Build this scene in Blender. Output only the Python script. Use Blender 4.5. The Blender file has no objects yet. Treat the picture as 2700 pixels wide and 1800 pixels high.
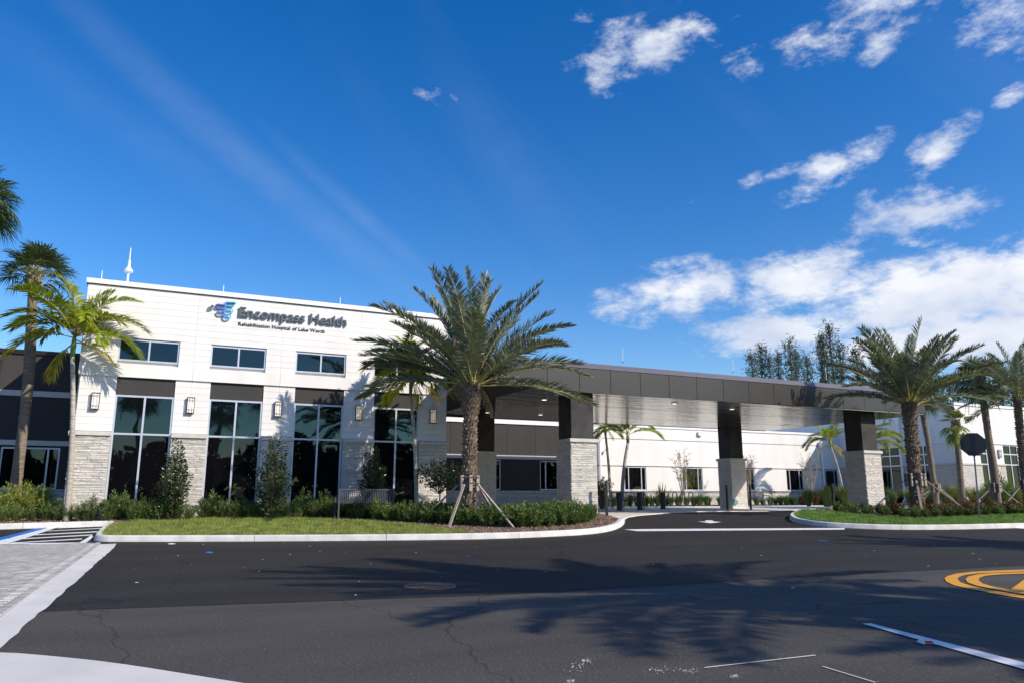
import bpy, bmesh, math, random
import numpy as np
from mathutils import Vector, Matrix

# ---------------------------------------------------------------- camera, sky, sun, exposure
scn = bpy.context.scene
R = math.radians
F, PITCH, AZ, EYE = 1980.0, R(11.42), R(25.23), 1.17
cam_d = bpy.data.cameras.new('camera'); cam = bpy.data.objects.new('camera', cam_d)
scn.collection.objects.link(cam); scn.camera = cam
cam_d.sensor_width = 36.0; cam_d.lens = F / 2700 * 36; cam_d.clip_end = 3000; cam_d.clip_start = 0.05
cam.location = (0, 0, EYE); cam.rotation_euler = (R(90) + PITCH, 0, -AZ)

SUN = Vector((1.0, -1.35, 1.12)).normalized()
sl = bpy.data.lights.new('sun', 'SUN'); sl.energy = 5.0; sl.angle = R(0.53); sl.color = (1.0, .905, .78)
so = bpy.data.objects.new('sun', sl); scn.collection.objects.link(so)
so.rotation_euler = (-SUN).to_track_quat('-Z', 'Y').to_euler(); so.location = (30, -40, 40)
scn.view_settings.view_transform = 'Standard'; scn.view_settings.look = 'None'
scn.view_settings.exposure = 0.0; scn.view_settings.gamma = 1.0

_hd = np.array([math.sin(AZ), math.cos(AZ), 0]); _ex = np.array([math.cos(AZ), -math.sin(AZ), 0])
_fw = _hd*math.cos(PITCH) + np.array([0, 0, math.sin(PITCH)])
_up = -_hd*math.sin(PITCH) + np.array([0, 0, math.cos(PITCH)])
def ray(x, y): return _ex*(x-1350)/F - _up*(y-900)/F + _fw
O3 = np.array([0, 0, EYE])
def atz(x, y, z): d = ray(x, y); return O3 + d*(z-EYE)/d[2]
def aty(x, y, Y): d = ray(x, y); return O3 + d*Y/d[1]
def atx(x, y, X): d = ray(x, y); return O3 + d*X/d[0]
def gz(x, y):
    t = min(max((y + .25*x - 18)/9.0, 0), 1); return .41*t*t*(3-2*t)
def atg(x, y, off=0):
    z = off
    for _ in range(30):
        p = atz(x, y, z); z = .5*z + .5*(gz(p[0], p[1]) + off)
    return (float(p[0]), float(p[1]))

def make_world():
    w = bpy.data.worlds.new('World'); scn.world = w; w.use_nodes = True
    nt = w.node_tree; nt.nodes.clear(); N = nt.nodes; L = nt.links
    out = N.new('ShaderNodeOutputWorld'); bg = N.new('ShaderNodeBackground'); bg.inputs[1].default_value = .15
    sky = N.new('ShaderNodeTexSky'); sky.sky_type = 'NISHITA'; sky.sun_disc = False
    sky.sun_elevation = math.asin(SUN.z); sky.sun_rotation = math.atan2(SUN.x, SUN.y)
    sky.altitude = 0; sky.air_density = 1.0; sky.dust_density = .4; sky.ozone_density = 2.2
    hs = N.new('ShaderNodeHueSaturation'); hs.inputs['Saturation'].default_value = 1.44; hs.inputs['Value'].default_value = 1.12; hs.inputs['Hue'].default_value = .511
    L.new(sky.outputs[0], hs.inputs['Color'])
    tc = N.new('ShaderNodeTexCoord'); sp = N.new('ShaderNodeSeparateXYZ'); L.new(tc.outputs['Generated'], sp.inputs[0])
    def M(op, a, b=None, clamp=False):
        n = N.new('ShaderNodeMath'); n.operation = op; n.use_clamp = clamp
        for i, v in enumerate((a, b)):
            if v is None: continue
            if isinstance(v, (int, float)): n.inputs[i].default_value = v
            else: L.new(v, n.inputs[i])
        return n.outputs[0]
    az = M('ARCTAN2', sp.outputs[0], sp.outputs[1]); el = M('ARCSINE', sp.outputs[2])
    cb = N.new('ShaderNodeCombineXYZ'); L.new(az, cb.inputs[0]); L.new(el, cb.inputs[1])
    def azel(px, py):
        d = ray(px, py); d = d/np.linalg.norm(d); return math.atan2(d[0], d[1]), math.asin(d[2])
    # cloud bodies: centre px,py, half width, half height (px), tilt (deg), strength
    B = [(1700, 118, 205, 75, 6, 1.0), (1590, 185, 75, 75, 0, .62), (2150, 105, 120, 75, 0, .85), (1975, 165, 70, 45, 0, .7),
         (2310, 118, 55, 50, 0, .72), (2320, 20, 220, 75, 0, .8), (2660, 40, 130, 95, 0, .75), (2680, 250, 60, 26, 15, .6),
         (2480, 385, 105, 48, 30, .9), (2190, 445, 150, 48, 22, .95), (2030, 465, 100, 26, 8, .7), (2420, 560, 175, 62, 2, 1.0),
         (1150, 260, 65, 40, -25, .55), (2290, 530, 40, 40, 0, .6), (2400, 640, 90, 25, 0, .5),
         (1540, 35, 40, 30, 0, .4), (1820, 535, 35, 18, 20, .45),
         (1800, 770, 230, 85, 4, 1.15), (2130, 740, 230, 100, 0, 1.3), (2480, 780, 280, 100, 8, 1.6), (2750, 740, 260, 110, 8, 1.4),
         (2080, 880, 260, 60, 0, 1.4), (2500, 900, 420, 75, 0, 1.5), (3100, 760, 420, 190, 0, 1.2), (3300, 250, 260, 120, 0, .9),
         (-900, 500, 260, 90, 0, .8), (-1500, 300, 300, 120, 0, .9), (-700, -500, 260, 100, 0, .7), (2000, -500, 320, 110, 0, .8)]
    acc = None
    for (px, py, rx, ry, rot, st) in B:
        a, e = azel(min(max(px, -700), 3300), py)
        if px > 3300: a += .4
        if px < -700: a -= .5 + (-700-px)/2000
        c = max(math.cos(e), .3); k = 1.0/F
        mp = N.new('ShaderNodeMapping'); mp.vector_type = 'TEXTURE'
        mp.inputs['Location'].default_value = (a, e, 0)
        f = math.cos(math.atan2(abs(px-1350), F))
        mp.inputs['Rotation'].default_value = (0, 0, R(rot))
        mp.inputs['Scale'].default_value = (rx*k*1.25*f/c, ry*k*1.25, 1)
        L.new(cb.outputs[0], mp.inputs[0])
        ln = N.new('ShaderNodeVectorMath'); ln.operation = 'LENGTH'; L.new(mp.outputs[0], ln.inputs[0])
        v = M('MULTIPLY', M('SUBTRACT', 1.0, ln.outputs['Value'], True), st)
        acc = v if acc is None else M('MAXIMUM', acc, v)
    mp2 = N.new('ShaderNodeMapping'); mp2.inputs['Rotation'].default_value = (0, 0, R(-18)); mp2.inputs['Scale'].default_value = (1.0, 1.9, 1)
    L.new(cb.outputs[0], mp2.inputs[0])
    n1 = N.new('ShaderNodeTexNoise'); n1.inputs['Scale'].default_value = 17; n1.inputs['Detail'].default_value = 12
    n1.inputs['Roughness'].default_value = .66; n1.inputs['Distortion'].default_value = .12; L.new(mp2.outputs[0], n1.inputs['Vector'])
    n2 = N.new('ShaderNodeTexNoise'); n2.inputs['Scale'].default_value = 5; n2.inputs['Detail'].default_value = 3; L.new(mp2.outputs[0], n2.inputs['Vector'])
    nn = M('ADD', M('MULTIPLY', M('SUBTRACT', n1.outputs['Fac'], .5), 2.9), M('MULTIPLY', M('SUBTRACT', n2.outputs['Fac'], .5), 1.2))
    has = M('MULTIPLY', acc, 7.0, True)
    dens = M('ADD', M('MULTIPLY', acc, 1.25), M('MULTIPLY', nn, has))
    mr = N.new('ShaderNodeMapRange'); mr.interpolation_type = 'SMOOTHSTEP'
    mr.inputs[1].default_value = .26; mr.inputs[2].default_value = 1.35; mr.inputs[3].default_value = 0; mr.inputs[4].default_value = .95
    L.new(dens, mr.inputs[0])
    # cirrus streaks
    mp3 = N.new('ShaderNodeMapping'); mp3.inputs['Rotation'].default_value = (0, 0, R(-50)); mp3.inputs['Scale'].default_value = (9, .9, 1)
    mp3.inputs['Rotation'].default_value = (0, 0, R(50)); mp3.inputs['Scale'].default_value = (.7, 6, 1)
    mp4 = N.new('ShaderNodeMapping'); mp4.inputs['Rotation'].default_value = (0, 0, R(48)); L.new(cb.outputs[0], mp4.inputs[0])
    mp5 = N.new('ShaderNodeMapping'); mp5.inputs['Scale'].default_value = (.8, 4.5, 1); L.new(mp4.outputs[0], mp5.inputs[0])
    n3 = N.new('ShaderNodeTexNoise'); n3.inputs['Scale'].default_value = 1.6; n3.inputs['Detail'].default_value = 6; n3.inputs['Roughness'].default_value = .5
    L.new(mp5.outputs[0], n3.inputs['Vector'])
    m3 = N.new('ShaderNodeMapRange'); m3.interpolation_type = 'SMOOTHSTEP'; m3.inputs[1].default_value = .5; m3.inputs[2].default_value = .85
    m3.inputs[3].default_value = 0; m3.inputs[4].default_value = .07; L.new(n3.outputs['Fac'], m3.inputs[0])
    st_ = None
    for (px, py, rx, ry, rot, v_) in ((640, 420, 900, 75, -31, .07), (950, 570, 420, 40, -36, .06), (1330, 420, 480, 120, -50, .03), (330, 330, 600, 90, -24, .03)):
        a, e = azel(px, py); mp = N.new('ShaderNodeMapping'); mp.vector_type = 'TEXTURE'; mp.inputs['Location'].default_value = (a, e, 0); mp.inputs['Rotation'].default_value = (0, 0, R(rot)); mp.inputs['Scale'].default_value = (rx/F, ry/F, 1); L.new(cb.outputs[0], mp.inputs[0])
        ln = N.new('ShaderNodeVectorMath'); ln.operation = 'LENGTH'; L.new(mp.outputs[0], ln.inputs[0]); sm_ = N.new('ShaderNodeMapRange'); sm_.interpolation_type = 'SMOOTHSTEP'; sm_.inputs[1].default_value = 1; sm_.inputs[2].default_value = 0; sm_.inputs[3].default_value = 0; sm_.inputs[4].default_value = v_; L.new(ln.outputs['Value'], sm_.inputs[0])
        st_ = sm_.outputs[0] if st_ is None else M('MAXIMUM', st_, sm_.outputs[0])
    nv = M('ADD', M('MULTIPLY', M('MULTIPLY', n3.outputs['Fac'], n1.outputs['Fac']), 3.2), .15)
    tot = M('MAXIMUM', mr.outputs[0], M('MAXIMUM', M('MULTIPLY', m3.outputs[0], .5), M('MULTIPLY', st_, nv)))
    # cloud colour: bright with soft grey cores
    n4 = N.new('ShaderNodeTexNoise'); n4.inputs['Scale'].default_value = 9; n4.inputs['Detail'].default_value = 5; L.new(mp2.outputs[0], n4.inputs['Vector'])
    cr = N.new('ShaderNodeValToRGB'); cr.color_ramp.elements[0].position = .35; cr.color_ramp.elements[0].color = (4.3, 4.8, 5.9, 1)
    cr.color_ramp.elements[1].position = .62; cr.color_ramp.elements[1].color = (6.5, 6.6, 6.9, 1); L.new(n4.outputs['Fac'], cr.inputs[0])
    mx = N.new('ShaderNodeMixRGB'); L.new(tot, mx.inputs[0]); L.new(hs.outputs[0], mx.inputs[1]); L.new(cr.outputs[0], mx.inputs[2])
    L.new(mx.outputs[0], bg.inputs[0]); L.new(bg.outputs[0], out.inputs[0])
make_world()

# ---------------------------------------------------------------- helpers
rnd = random.Random(7)
COL = scn.collection
def tag(o, label=None, cat=None, group=None, kind=None):
    if label: o['label'] = label
    if cat: o['category'] = cat
    if group: o['group'] = group
    if kind: o['kind'] = kind
    return o
def empty(name, loc=(0, 0, 0), rz=0, label=None, cat=None, group=None, kind=None):
    o = bpy.data.objects.new(name, None); COL.objects.link(o); o.location = loc; o.rotation_euler = (0, 0, rz)
    o.empty_display_size = .3
    return tag(o, label, cat, group, kind)
def link(name, me, parent=None, world=True):
    o = bpy.data.objects.new(name, me); COL.objects.link(o)
    if parent is not None:
        o.parent = parent
        if world:                      # geometry given in world coordinates
            p = parent; t = Vector((0, 0, 0))
            while p is not None: t += Vector(p.location)+p.matrix_parent_inverse.translation; p = p.parent
            o.matrix_parent_inverse = Matrix.Translation(-t)
    return o
class MB:
    def __init__(s): s.v = []; s.f = []; s.m = []; s.mats = []
    def mi(s, m):
        if m is None: return 0
        if m not in s.mats: s.mats.append(m)
        return s.mats.index(m)
    def poly(s, pts, m=None):
        b = len(s.v); s.v += [tuple(p) for p in pts]; s.f.append(tuple(range(b, b+len(pts)))); s.m.append(s.mi(m)); return s
    def hexa(s, P, m=None):            # 8 pts: bottom 4 ccw, top 4 ccw
        b = len(s.v); s.v += [tuple(p) for p in P]; k = s.mi(m)
        for q in ((0, 3, 2, 1), (4, 5, 6, 7), (0, 1, 5, 4), (1, 2, 6, 5), (2, 3, 7, 6), (3, 0, 4, 7)):
            s.f.append(tuple(b+i for i in q)); s.m.append(k)
        return s
    def box(s, x0, x1, y0, y1, z0, z1, m=None):
        return s.hexa([(x0, y0, z0), (x1, y0, z0), (x1, y1, z0), (x0, y1, z0), (x0, y0, z1), (x1, y0, z1), (x1, y1, z1), (x0, y1, z1)], m)
    def bar(s, a, b, w, h=None, m=None):   # square bar between two points
        a = Vector(a); b = Vector(b); d = (b-a).normalized(); h = h or w
        u = d.cross(Vector((0, 0, 1)));
        if u.length < .05: u = Vector((1, 0, 0))
        u.normalize(); n = u.cross(d)
        q = [-u*w/2-n*h/2, u*w/2-n*h/2, u*w/2+n*h/2, -u*w/2+n*h/2]
        return s.hexa([a+k for k in q]+[b+k for k in q], m)
    def tube(s, pts, rad, n=8, m=None, cap=True):
        k = s.mi(m); rings = []
        for i, p in enumerate(pts):
            p = Vector(p); a = Vector(pts[max(i-1, 0)]); c = Vector(pts[min(i+1, len(pts)-1)]); d = (c-a).normalized()
            u = d.cross(Vector((0, 1, 0)) if abs(d.y) < .9 else Vector((1, 0, 0))).normalized(); w = d.cross(u)
            r = rad[i] if hasattr(rad, '__len__') else rad
            b = len(s.v); rings.append(b)
            for j in range(n):
                t = 2*math.pi*j/n; s.v.append(tuple(p+u*r*math.cos(t)+w*r*math.sin(t)))
        for i in range(len(rings)-1):
            for j in range(n):
                s.f.append((rings[i]+j, rings[i]+(j+1) % n, rings[i+1]+(j+1) % n, rings[i+1]+j)); s.m.append(k)
        if cap:
            s.f.append(tuple(rings[0]+j for j in reversed(range(n)))); s.m.append(k)
            s.f.append(tuple(rings[-1]+j for j in range(n))); s.m.append(k)
        return s
    def mesh(s, name, mat=None, smooth=False):
        me = bpy.data.meshes.new(name); me.from_pydata(s.v, [], s.f)
        ms = [m for m in s.mats if m is not None] or ([mat] if mat else [])
        for m in ms: me.materials.append(m)
        if len(s.mats) > 1: me.polygons.foreach_set('material_index', s.m)
        if smooth: me.polygons.foreach_set('use_smooth', [True]*len(s.f))
        me.update(); return me
    def build(s, name, mat=None, parent=None, world=True, smooth=False): return link(name, s.mesh(name, mat, smooth), parent, world)
def npmesh(name, V, Fq, mats, mi=None, smooth=False):
    me = bpy.data.meshes.new(name); V = np.asarray(V, np.float32); Fq = np.asarray(Fq, np.int32); n, k = Fq.shape
    me.vertices.add(len(V)); me.vertices.foreach_set('co', V.ravel()); me.loops.add(n*k); me.loops.foreach_set('vertex_index', Fq.ravel())
    me.polygons.add(n); me.polygons.foreach_set('loop_start', np.arange(0, n*k, k, dtype=np.int32))
    try: me.polygons.foreach_set('loop_total', np.full(n, k, np.int32))
    except Exception: pass
    for m in mats: me.materials.append(m)
    if mi is not None: me.polygons.foreach_set('material_index', np.asarray(mi, np.int32))
    if smooth: me.polygons.foreach_set('use_smooth', [True]*n)
    me.update(calc_edges=True); me.validate(); return me
def copy_tree(o, parent=None):
    c = o.copy(); COL.objects.link(c)
    if parent: c.parent = parent
    for ch in o.children: copy_tree(ch, c)
    return c
def bevelled(name, mb, mat, parent=None, w=.01, world=True):
    o = mb.build(name, mat, parent, world); bm = bmesh.new(); bm.from_mesh(o.data)
    bmesh.ops.bevel(bm, geom=bm.edges[:], offset=w, segments=1, affect='EDGES'); bm.to_mesh(o.data); bm.free(); return o

ONES = 'first second third fourth fifth sixth seventh eighth ninth tenth eleventh twelfth thirteenth fourteenth fifteenth sixteenth seventeenth eighteenth nineteenth'.split()
TENS = {20: 'twenty', 30: 'thirty', 40: 'forty', 50: 'fifty', 60: 'sixty', 70: 'seventy'}
def nth(i):
    if i < 20: return ONES[i-1]
    t, u = i//10*10, i % 10
    return TENS[t][:-1]+'ieth' if u == 0 else TENS[t]+'-'+ONES[u-1]
def number(group, fmt, key=0):
    L_ = sorted([o for o in COL.objects if o.parent is None and o.get('group') == group], key=lambda o: o.location.x*math.cos(AZ)-o.location.y*math.sin(AZ) if False else math.atan2(o.location.x, o.location.y))
    for i, o in enumerate(L_): o['label'] = fmt % nth(i+1)

# ---------------------------------------------------------------- materials
def mat(name, col, rough=.7, metal=0, var=.0, vscale=3.0, bump=0, bscale=40, bdist=.01, spec=.5, var2=0, vstretch=None, coord='Object', rand=0, transl=0, emis=None):
    m = bpy.data.materials.new(name); m.use_nodes = True; nt = m.node_tree; N = nt.nodes; L = nt.links; p = N['Principled BSDF']
    p.inputs['Base Color'].default_value = (*col, 1); p.inputs['Roughness'].default_value = rough; p.inputs['Metallic'].default_value = metal
    p.inputs['Specular IOR Level'].default_value = spec
    tc = N.new('ShaderNodeTexCoord'); src = tc.outputs[coord]
    if vstretch:
        mp = N.new('ShaderNodeMapping'); mp.inputs['Scale'].default_value = vstretch; L.new(src, mp.inputs[0]); src = mp.outputs[0]
    last = None
    if var or rand:
        n = N.new('ShaderNodeTexNoise'); n.inputs['Scale'].default_value = vscale; n.inputs['Detail'].default_value = 6; L.new(src, n.inputs['Vector'])
        mr = N.new('ShaderNodeMapRange'); mr.inputs[1].default_value = .3; mr.inputs[2].default_value = .7
        mr.inputs[3].default_value = 1-var; mr.inputs[4].default_value = 1+var; L.new(n.outputs['Fac'], mr.inputs[0]); f = mr.outputs[0]
        if rand:
            oi = N.new('ShaderNodeObjectInfo'); r2 = N.new('ShaderNodeMapRange'); r2.inputs[3].default_value = 1-rand; r2.inputs[4].default_value = 1+rand
            L.new(oi.outputs['Random'], r2.inputs[0]); mu = N.new('ShaderNodeMath'); mu.operation = 'MULTIPLY'; L.new(f, mu.inputs[0]); L.new(r2.outputs[0], mu.inputs[1]); f = mu.outputs[0]
        vm = N.new('ShaderNodeVectorMath'); vm.operation = 'SCALE'; vm.inputs[0].default_value = col; L.new(f, vm.inputs['Scale'])
        L.new(vm.outputs[0], p.inputs['Base Color']); last = vm.outputs[0]
    if bump:
        n = N.new('ShaderNodeTexNoise'); n.inputs['Scale'].default_value = bscale; n.inputs['Detail'].default_value = 5; L.new(src, n.inputs['Vector'])
        b = N.new('ShaderNodeBump'); b.inputs['Strength'].default_value = bump; b.inputs['Distance'].default_value = bdist; L.new(n.outputs['Fac'], b.inputs['Height']); L.new(b.outputs[0], p.inputs['Normal'])
    if emis: p.inputs['Emission Color'].default_value = (*emis[0], 1); p.inputs['Emission Strength'].default_value = emis[1]
    if transl:
        t = N.new('ShaderNodeBsdfTranslucent'); t.inputs[0].default_value = (col[0]*1.5, col[1]*1.6, col[2]*.7, 1)
        if last is not None:
            v2 = N.new('ShaderNodeVectorMath'); v2.operation = 'MULTIPLY'; v2.inputs[1].default_value = (1.5, 1.6, .7); L.new(last, v2.inputs[0]); L.new(v2.outputs[0], t.inputs[0])
        mx = N.new('ShaderNodeMixShader'); mx.inputs[0].default_value = transl; L.new(p.outputs[0], mx.inputs[1]); L.new(t.outputs[0], mx.inputs[2]); L.new(mx.outputs[0], N['Material Output'].inputs[0])
    return m

def asphalt(name, c0, c1, speck, sp_th):
    m = bpy.data.materials.new(name); m.use_nodes = True; nt = m.node_tree; N = nt.nodes; L = nt.links; p = N['Principled BSDF']
    p.inputs['Roughness'].default_value = .82; p.inputs['Specular IOR Level'].default_value = .3
    tc = N.new('ShaderNodeTexCoord')
    def noise(sc, det, vec=None, rough=.5):
        n = N.new('ShaderNodeTexNoise'); n.inputs['Scale'].default_value = sc; n.inputs['Detail'].default_value = det; n.inputs['Roughness'].default_value = rough
        L.new(vec or tc.outputs['Object'], n.inputs['Vector']); return n.outputs['Fac']
    mp = N.new('ShaderNodeMapping'); mp.inputs['Rotation'].default_value = (0, 0, R(28)); mp.inputs['Scale'].default_value = (.45, 1.6, 1); L.new(tc.outputs['Object'], mp.inputs[0])
    big = noise(.55, 6, mp.outputs[0]); fine = noise(42, 5, None, .75)
    r = N.new('ShaderNodeValToRGB'); r.color_ramp.elements[0].position = .3; r.color_ramp.elements[1].position = .72
    r.color_ramp.elements[0].color = (*c0, 1); r.color_ramp.elements[1].color = (*c1, 1); L.new(big, r.inputs[0])
    f2 = N.new('ShaderNodeMapRange'); f2.inputs[1].default_value = .3; f2.inputs[2].default_value = .7; f2.inputs[3].default_value = .42; f2.inputs[4].default_value = 1.7; L.new(fine, f2.inputs[0])
    vm = N.new('ShaderNodeVectorMath'); vm.operation = 'SCALE'; L.new(r.outputs[0], vm.inputs[0]); L.new(f2.outputs[0], vm.inputs['Scale'])
    vo = N.new('ShaderNodeTexVoronoi'); vo.inputs['Scale'].default_value = 38; L.new(tc.outputs['Object'], vo.inputs['Vector'])
    wn = N.new('ShaderNodeMath'); wn.operation = 'LESS_THAN'; wn.inputs[1].default_value = .14; L.new(vo.outputs['Distance'], wn.inputs[0])
    sx = N.new('ShaderNodeSeparateXYZ'); L.new(vo.outputs['Color'], sx.inputs[0])
    g2 = N.new('ShaderNodeMath'); g2.operation = 'GREATER_THAN'; g2.inputs[1].default_value = sp_th; L.new(sx.outputs[0], g2.inputs[0])
    mu = N.new('ShaderNodeMath'); mu.operation = 'MULTIPLY'; L.new(wn.outputs[0], mu.inputs[0]); L.new(g2.outputs[0], mu.inputs[1])
    mx = N.new('ShaderNodeMixRGB'); mx.inputs[2].default_value = (*speck, 1); L.new(mu.outputs[0], mx.inputs[0]); L.new(vm.outputs[0], mx.inputs[1])
    # thin wandering cracks
    dn = N.new('ShaderNodeTexNoise'); dn.inputs['Scale'].default_value = 1.5; dn.inputs['Detail'].default_value = 5; L.new(tc.outputs['Object'], dn.inputs['Vector'])
    ad = N.new('ShaderNodeVectorMath'); ad.operation = 'MULTIPLY_ADD'; ad.inputs[1].default_value = (.55, .55, 0); L.new(dn.outputs['Color'], ad.inputs[0]); L.new(tc.outputs['Object'], ad.inputs[2])
    mc = N.new('ShaderNodeMapping'); mc.inputs['Rotation'].default_value = (0, 0, R(12)); mc.inputs['Scale'].default_value = (.5, .16, 0); L.new(ad.outputs[0], mc.inputs[0])
    vc = N.new('ShaderNodeTexVoronoi'); vc.feature = 'DISTANCE_TO_EDGE'; vc.inputs['Scale'].default_value = 1.0; L.new(mc.outputs[0], vc.inputs['Vector'])
    cl = N.new('ShaderNodeMapRange'); cl.inputs[1].default_value = .0015; cl.inputs[2].default_value = .006; cl.inputs[3].default_value = .5; cl.inputs[4].default_value = 1; L.new(vc.outputs['Distance'], cl.inputs[0])
    v3 = N.new('ShaderNodeVectorMath'); v3.operation = 'SCALE'; L.new(mx.outputs[0], v3.inputs[0]); L.new(cl.outputs[0], v3.inputs['Scale']); L.new(v3.outputs[0], p.inputs['Base Color'])
    b = N.new('ShaderNodeBump'); b.inputs['Strength'].default_value = .55; b.inputs['Distance'].default_value = .006; L.new(fine, b.inputs['Height']); L.new(b.outputs[0], p.inputs['Normal'])
    return m

def glassmat(name, tint, base, fac, rough=.015, wob=.25):
    m = bpy.data.materials.new(name); m.use_nodes = True; nt = m.node_tree; N = nt.nodes; L = nt.links; N.remove(N['Principled BSDF'])
    d = N.new('ShaderNodeBsdfDiffuse'); d.inputs[0].default_value = (*base, 1)
    gl = N.new('ShaderNodeBsdfGlossy'); gl.inputs[0].default_value = (*tint, 1); gl.inputs['Roughness'].default_value = rough
    fr = N.new('ShaderNodeLayerWeight'); fr.inputs[0].default_value = .25
    mr = N.new('ShaderNodeMapRange'); mr.inputs[3].default_value = fac; mr.inputs[4].default_value = .9; mr.inputs[4].default_value = .42; L.new(fr.outputs['Fresnel'], mr.inputs[0])
    mx = N.new('ShaderNodeMixShader'); L.new(mr.outputs[0], mx.inputs[0]); L.new(d.outputs[0], mx.inputs[1]); L.new(gl.outputs[0], mx.inputs[2]); L.new(mx.outputs[0], N['Material Output'].inputs[0])
    tc = N.new('ShaderNodeTexCoord'); n = N.new('ShaderNodeTexNoise'); n.inputs['Scale'].default_value = 1.1; n.inputs['Detail'].default_value = 1; L.new(tc.outputs['Object'], n.inputs['Vector'])
    b = N.new('ShaderNodeBump'); b.inputs['Strength'].default_value = wob; b.inputs['Distance'].default_value = .02; L.new(n.outputs['Fac'], b.inputs['Height']); L.new(b.outputs[0], gl.inputs['Normal'])
    return m

Mt = {}
Mt['white'] = mat('white_siding', (.78, .76, .73), .65, var=.055, vscale=2.0, vstretch=(1, 1, .22), bump=.25, bscale=90, bdist=.003, rand=.02)
Mt['stucco'] = mat('white_stucco', (.77, .745, .71), .85, var=.06, vscale=1.6, vstretch=(1, 1, .25), bump=.5, bscale=110, bdist=.004)
Mt['trim'] = mat('white_metal_trim', (.83, .83, .83), .4, var=.02)
Mt['taupe'] = mat('dark_taupe_stucco', (.064, .0615, .059), .95, spec=.1, var=.07, vscale=1.5, bump=.4, bscale=120, bdist=.003)
Mt['shaft'] = mat('dark_column_render', (.062, .060, .058), .9, spec=.15, var=.25, vscale=2.4, bump=.2, bscale=60, bdist=.003)
Mt['band'] = mat('light_grey_band', (.60, .575, .545), .8, var=.04, vscale=2)
Mt['fascia'] = mat('dark_bronze_panel', (.043, .0415, .040), .42, .25, var=.06, vscale=.9, bump=.04, bscale=3, bdist=.01, rand=.04)
Mt['cap'] = mat('bronze_coping', (.22, .195, .20), .3, .7, var=.05)
Mt['capdark'] = mat('black_coping', (.03, .028, .027), .35, .4)
Mt['reveal'] = mat('black_joint', (.012, .012, .012), .8)
Mt['stone'] = mat('ledge_stone', (.64, .605, .55), .9, var=.11, vscale=5, bump=.8, bscale=26, bdist=.02, rand=.09)
Mt['stonecap'] = mat('cast_stone_cap', (.58, .555, .51), .85, var=.1, vscale=4, bump=.4, bscale=40, bdist=.01)
Mt['alu'] = mat('aluminium_frame', (.60, .63, .70), .35, .35, var=.03)
Mt['glass'] = glassmat('tinted_glass', (.32, .55, .62), (.004, .006, .007), .09)
Mt['glasslow'] = glassmat('clear_dark_glass', (.55, .72, .75), (.004, .004, .005), .05)
Mt['concrete'] = mat('pale_concrete', (.66, .63, .58), .85, var=.09, vscale=1.3, bump=.35, bscale=70, bdist=.004)
Mt['kerb'] = mat('kerb_concrete', (.64, .62, .585), .8, var=.16, vscale=3.2, bump=.3, bscale=60, bdist=.005, rand=.03)
Mt['white_paint'] = mat('white_road_paint', (.78, .78, .78), .6, var=.10, vscale=9, bump=.3, bscale=120, bdist=.003)
Mt['blue_paint'] = mat('blue_road_paint', (.01, .16, .55), .6, var=.08, vscale=5)
Mt['yellow_paint'] = mat('yellow_road_paint', (.80, .36, .012), .55, var=.08, vscale=9, bump=.3, bscale=120, bdist=.003)
Mt['asphalt_old'] = asphalt('weathered_asphalt', (.050, .0445, .039), (.084, .075, .066), (.34, .31, .27), .5)
Mt['asphalt_new'] = asphalt('fresh_asphalt', (.0175, .0152, .0132), (.028, .0245, .0215), (.30, .29, .27), .93)
Mt['paver'] = mat('grey_paver', (.37, .36, .345), .85, var=.28, vscale=6, bump=.5, bscale=60, bdist=.004, rand=.28)
Mt['mulch'] = mat('wood_mulch', (.17, .12, .085), .95, var=.45, vscale=28, bump=1, bscale=50, bdist=.03)
Mt['chip'] = mat('mulch_chip', (.30, .21, .15), .9, var=.5, vscale=12)
Mt['soil'] = mat('grass_soil', (.10, .12, .04), .95, var=.3, vscale=8)
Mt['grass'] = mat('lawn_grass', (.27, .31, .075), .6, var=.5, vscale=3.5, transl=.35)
Mt['grass2'] = mat('island_lawn_grass', (.15, .25, .055), .6, var=.5, vscale=3.0, transl=.3)  # deeper, less yellow green for the right island lawn
Mt['date'] = mat('date_palm_leaf', (.215, .24, .175), .38, var=.28, vscale=3, transl=.16, rand=.22)
Mt['datestem'] = mat('date_palm_rachis', (.42, .38, .12), .5, var=.2, vscale=6)
Mt['deadleaf'] = mat('dry_frond', (.42, .36, .25), .8, var=.3, vscale=4, transl=.2)
Mt['boot'] = mat('palm_boot', (.21, .155, .11), .95, var=.45, vscale=9, bump=.8, bscale=40, bdist=.02)
Mt['bark'] = mat('sabal_bark', (.22, .175, .13), .95, var=.35, vscale=5, vstretch=(1, 1, 5), bump=.9, bscale=12, bdist=.03)
Mt['greytrunk'] = mat('ringed_pale_trunk', (.40, .36, .30), .9, var=.4, vscale=4, vstretch=(.3, .3, 6), bump=.4, bscale=20, bdist=.01)
Mt['greenshaft'] = mat('green_crownshaft', (.17, .26, .05), .5, var=.2)
Mt['sabal'] = mat('fan_palm_leaf', (.085, .12, .045), .45, var=.3, vscale=3, transl=.2, rand=.2)
Mt['sabaly'] = mat('young_fan_leaf', (.24, .28, .05), .5, var=.3, vscale=3, transl=.3, rand=.15)
Mt['areca'] = mat('bright_palm_leaf', (.28, .32, .03), .4, var=.35, vscale=2.5, transl=.35, rand=.25)
Mt['arecay'] = mat('yellow_palm_leaf', (.50, .40, .03), .45, var=.3, vscale=3, transl=.35)
Mt['shrub'] = mat('podocarpus_leaf', (.11, .17, .04), .45, var=.4, vscale=4, transl=.22, rand=.3)
Mt['shruby'] = mat('bright_shrub_leaf', (.24, .28, .05), .5, var=.4, vscale=4, transl=.3, rand=.25)
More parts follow.
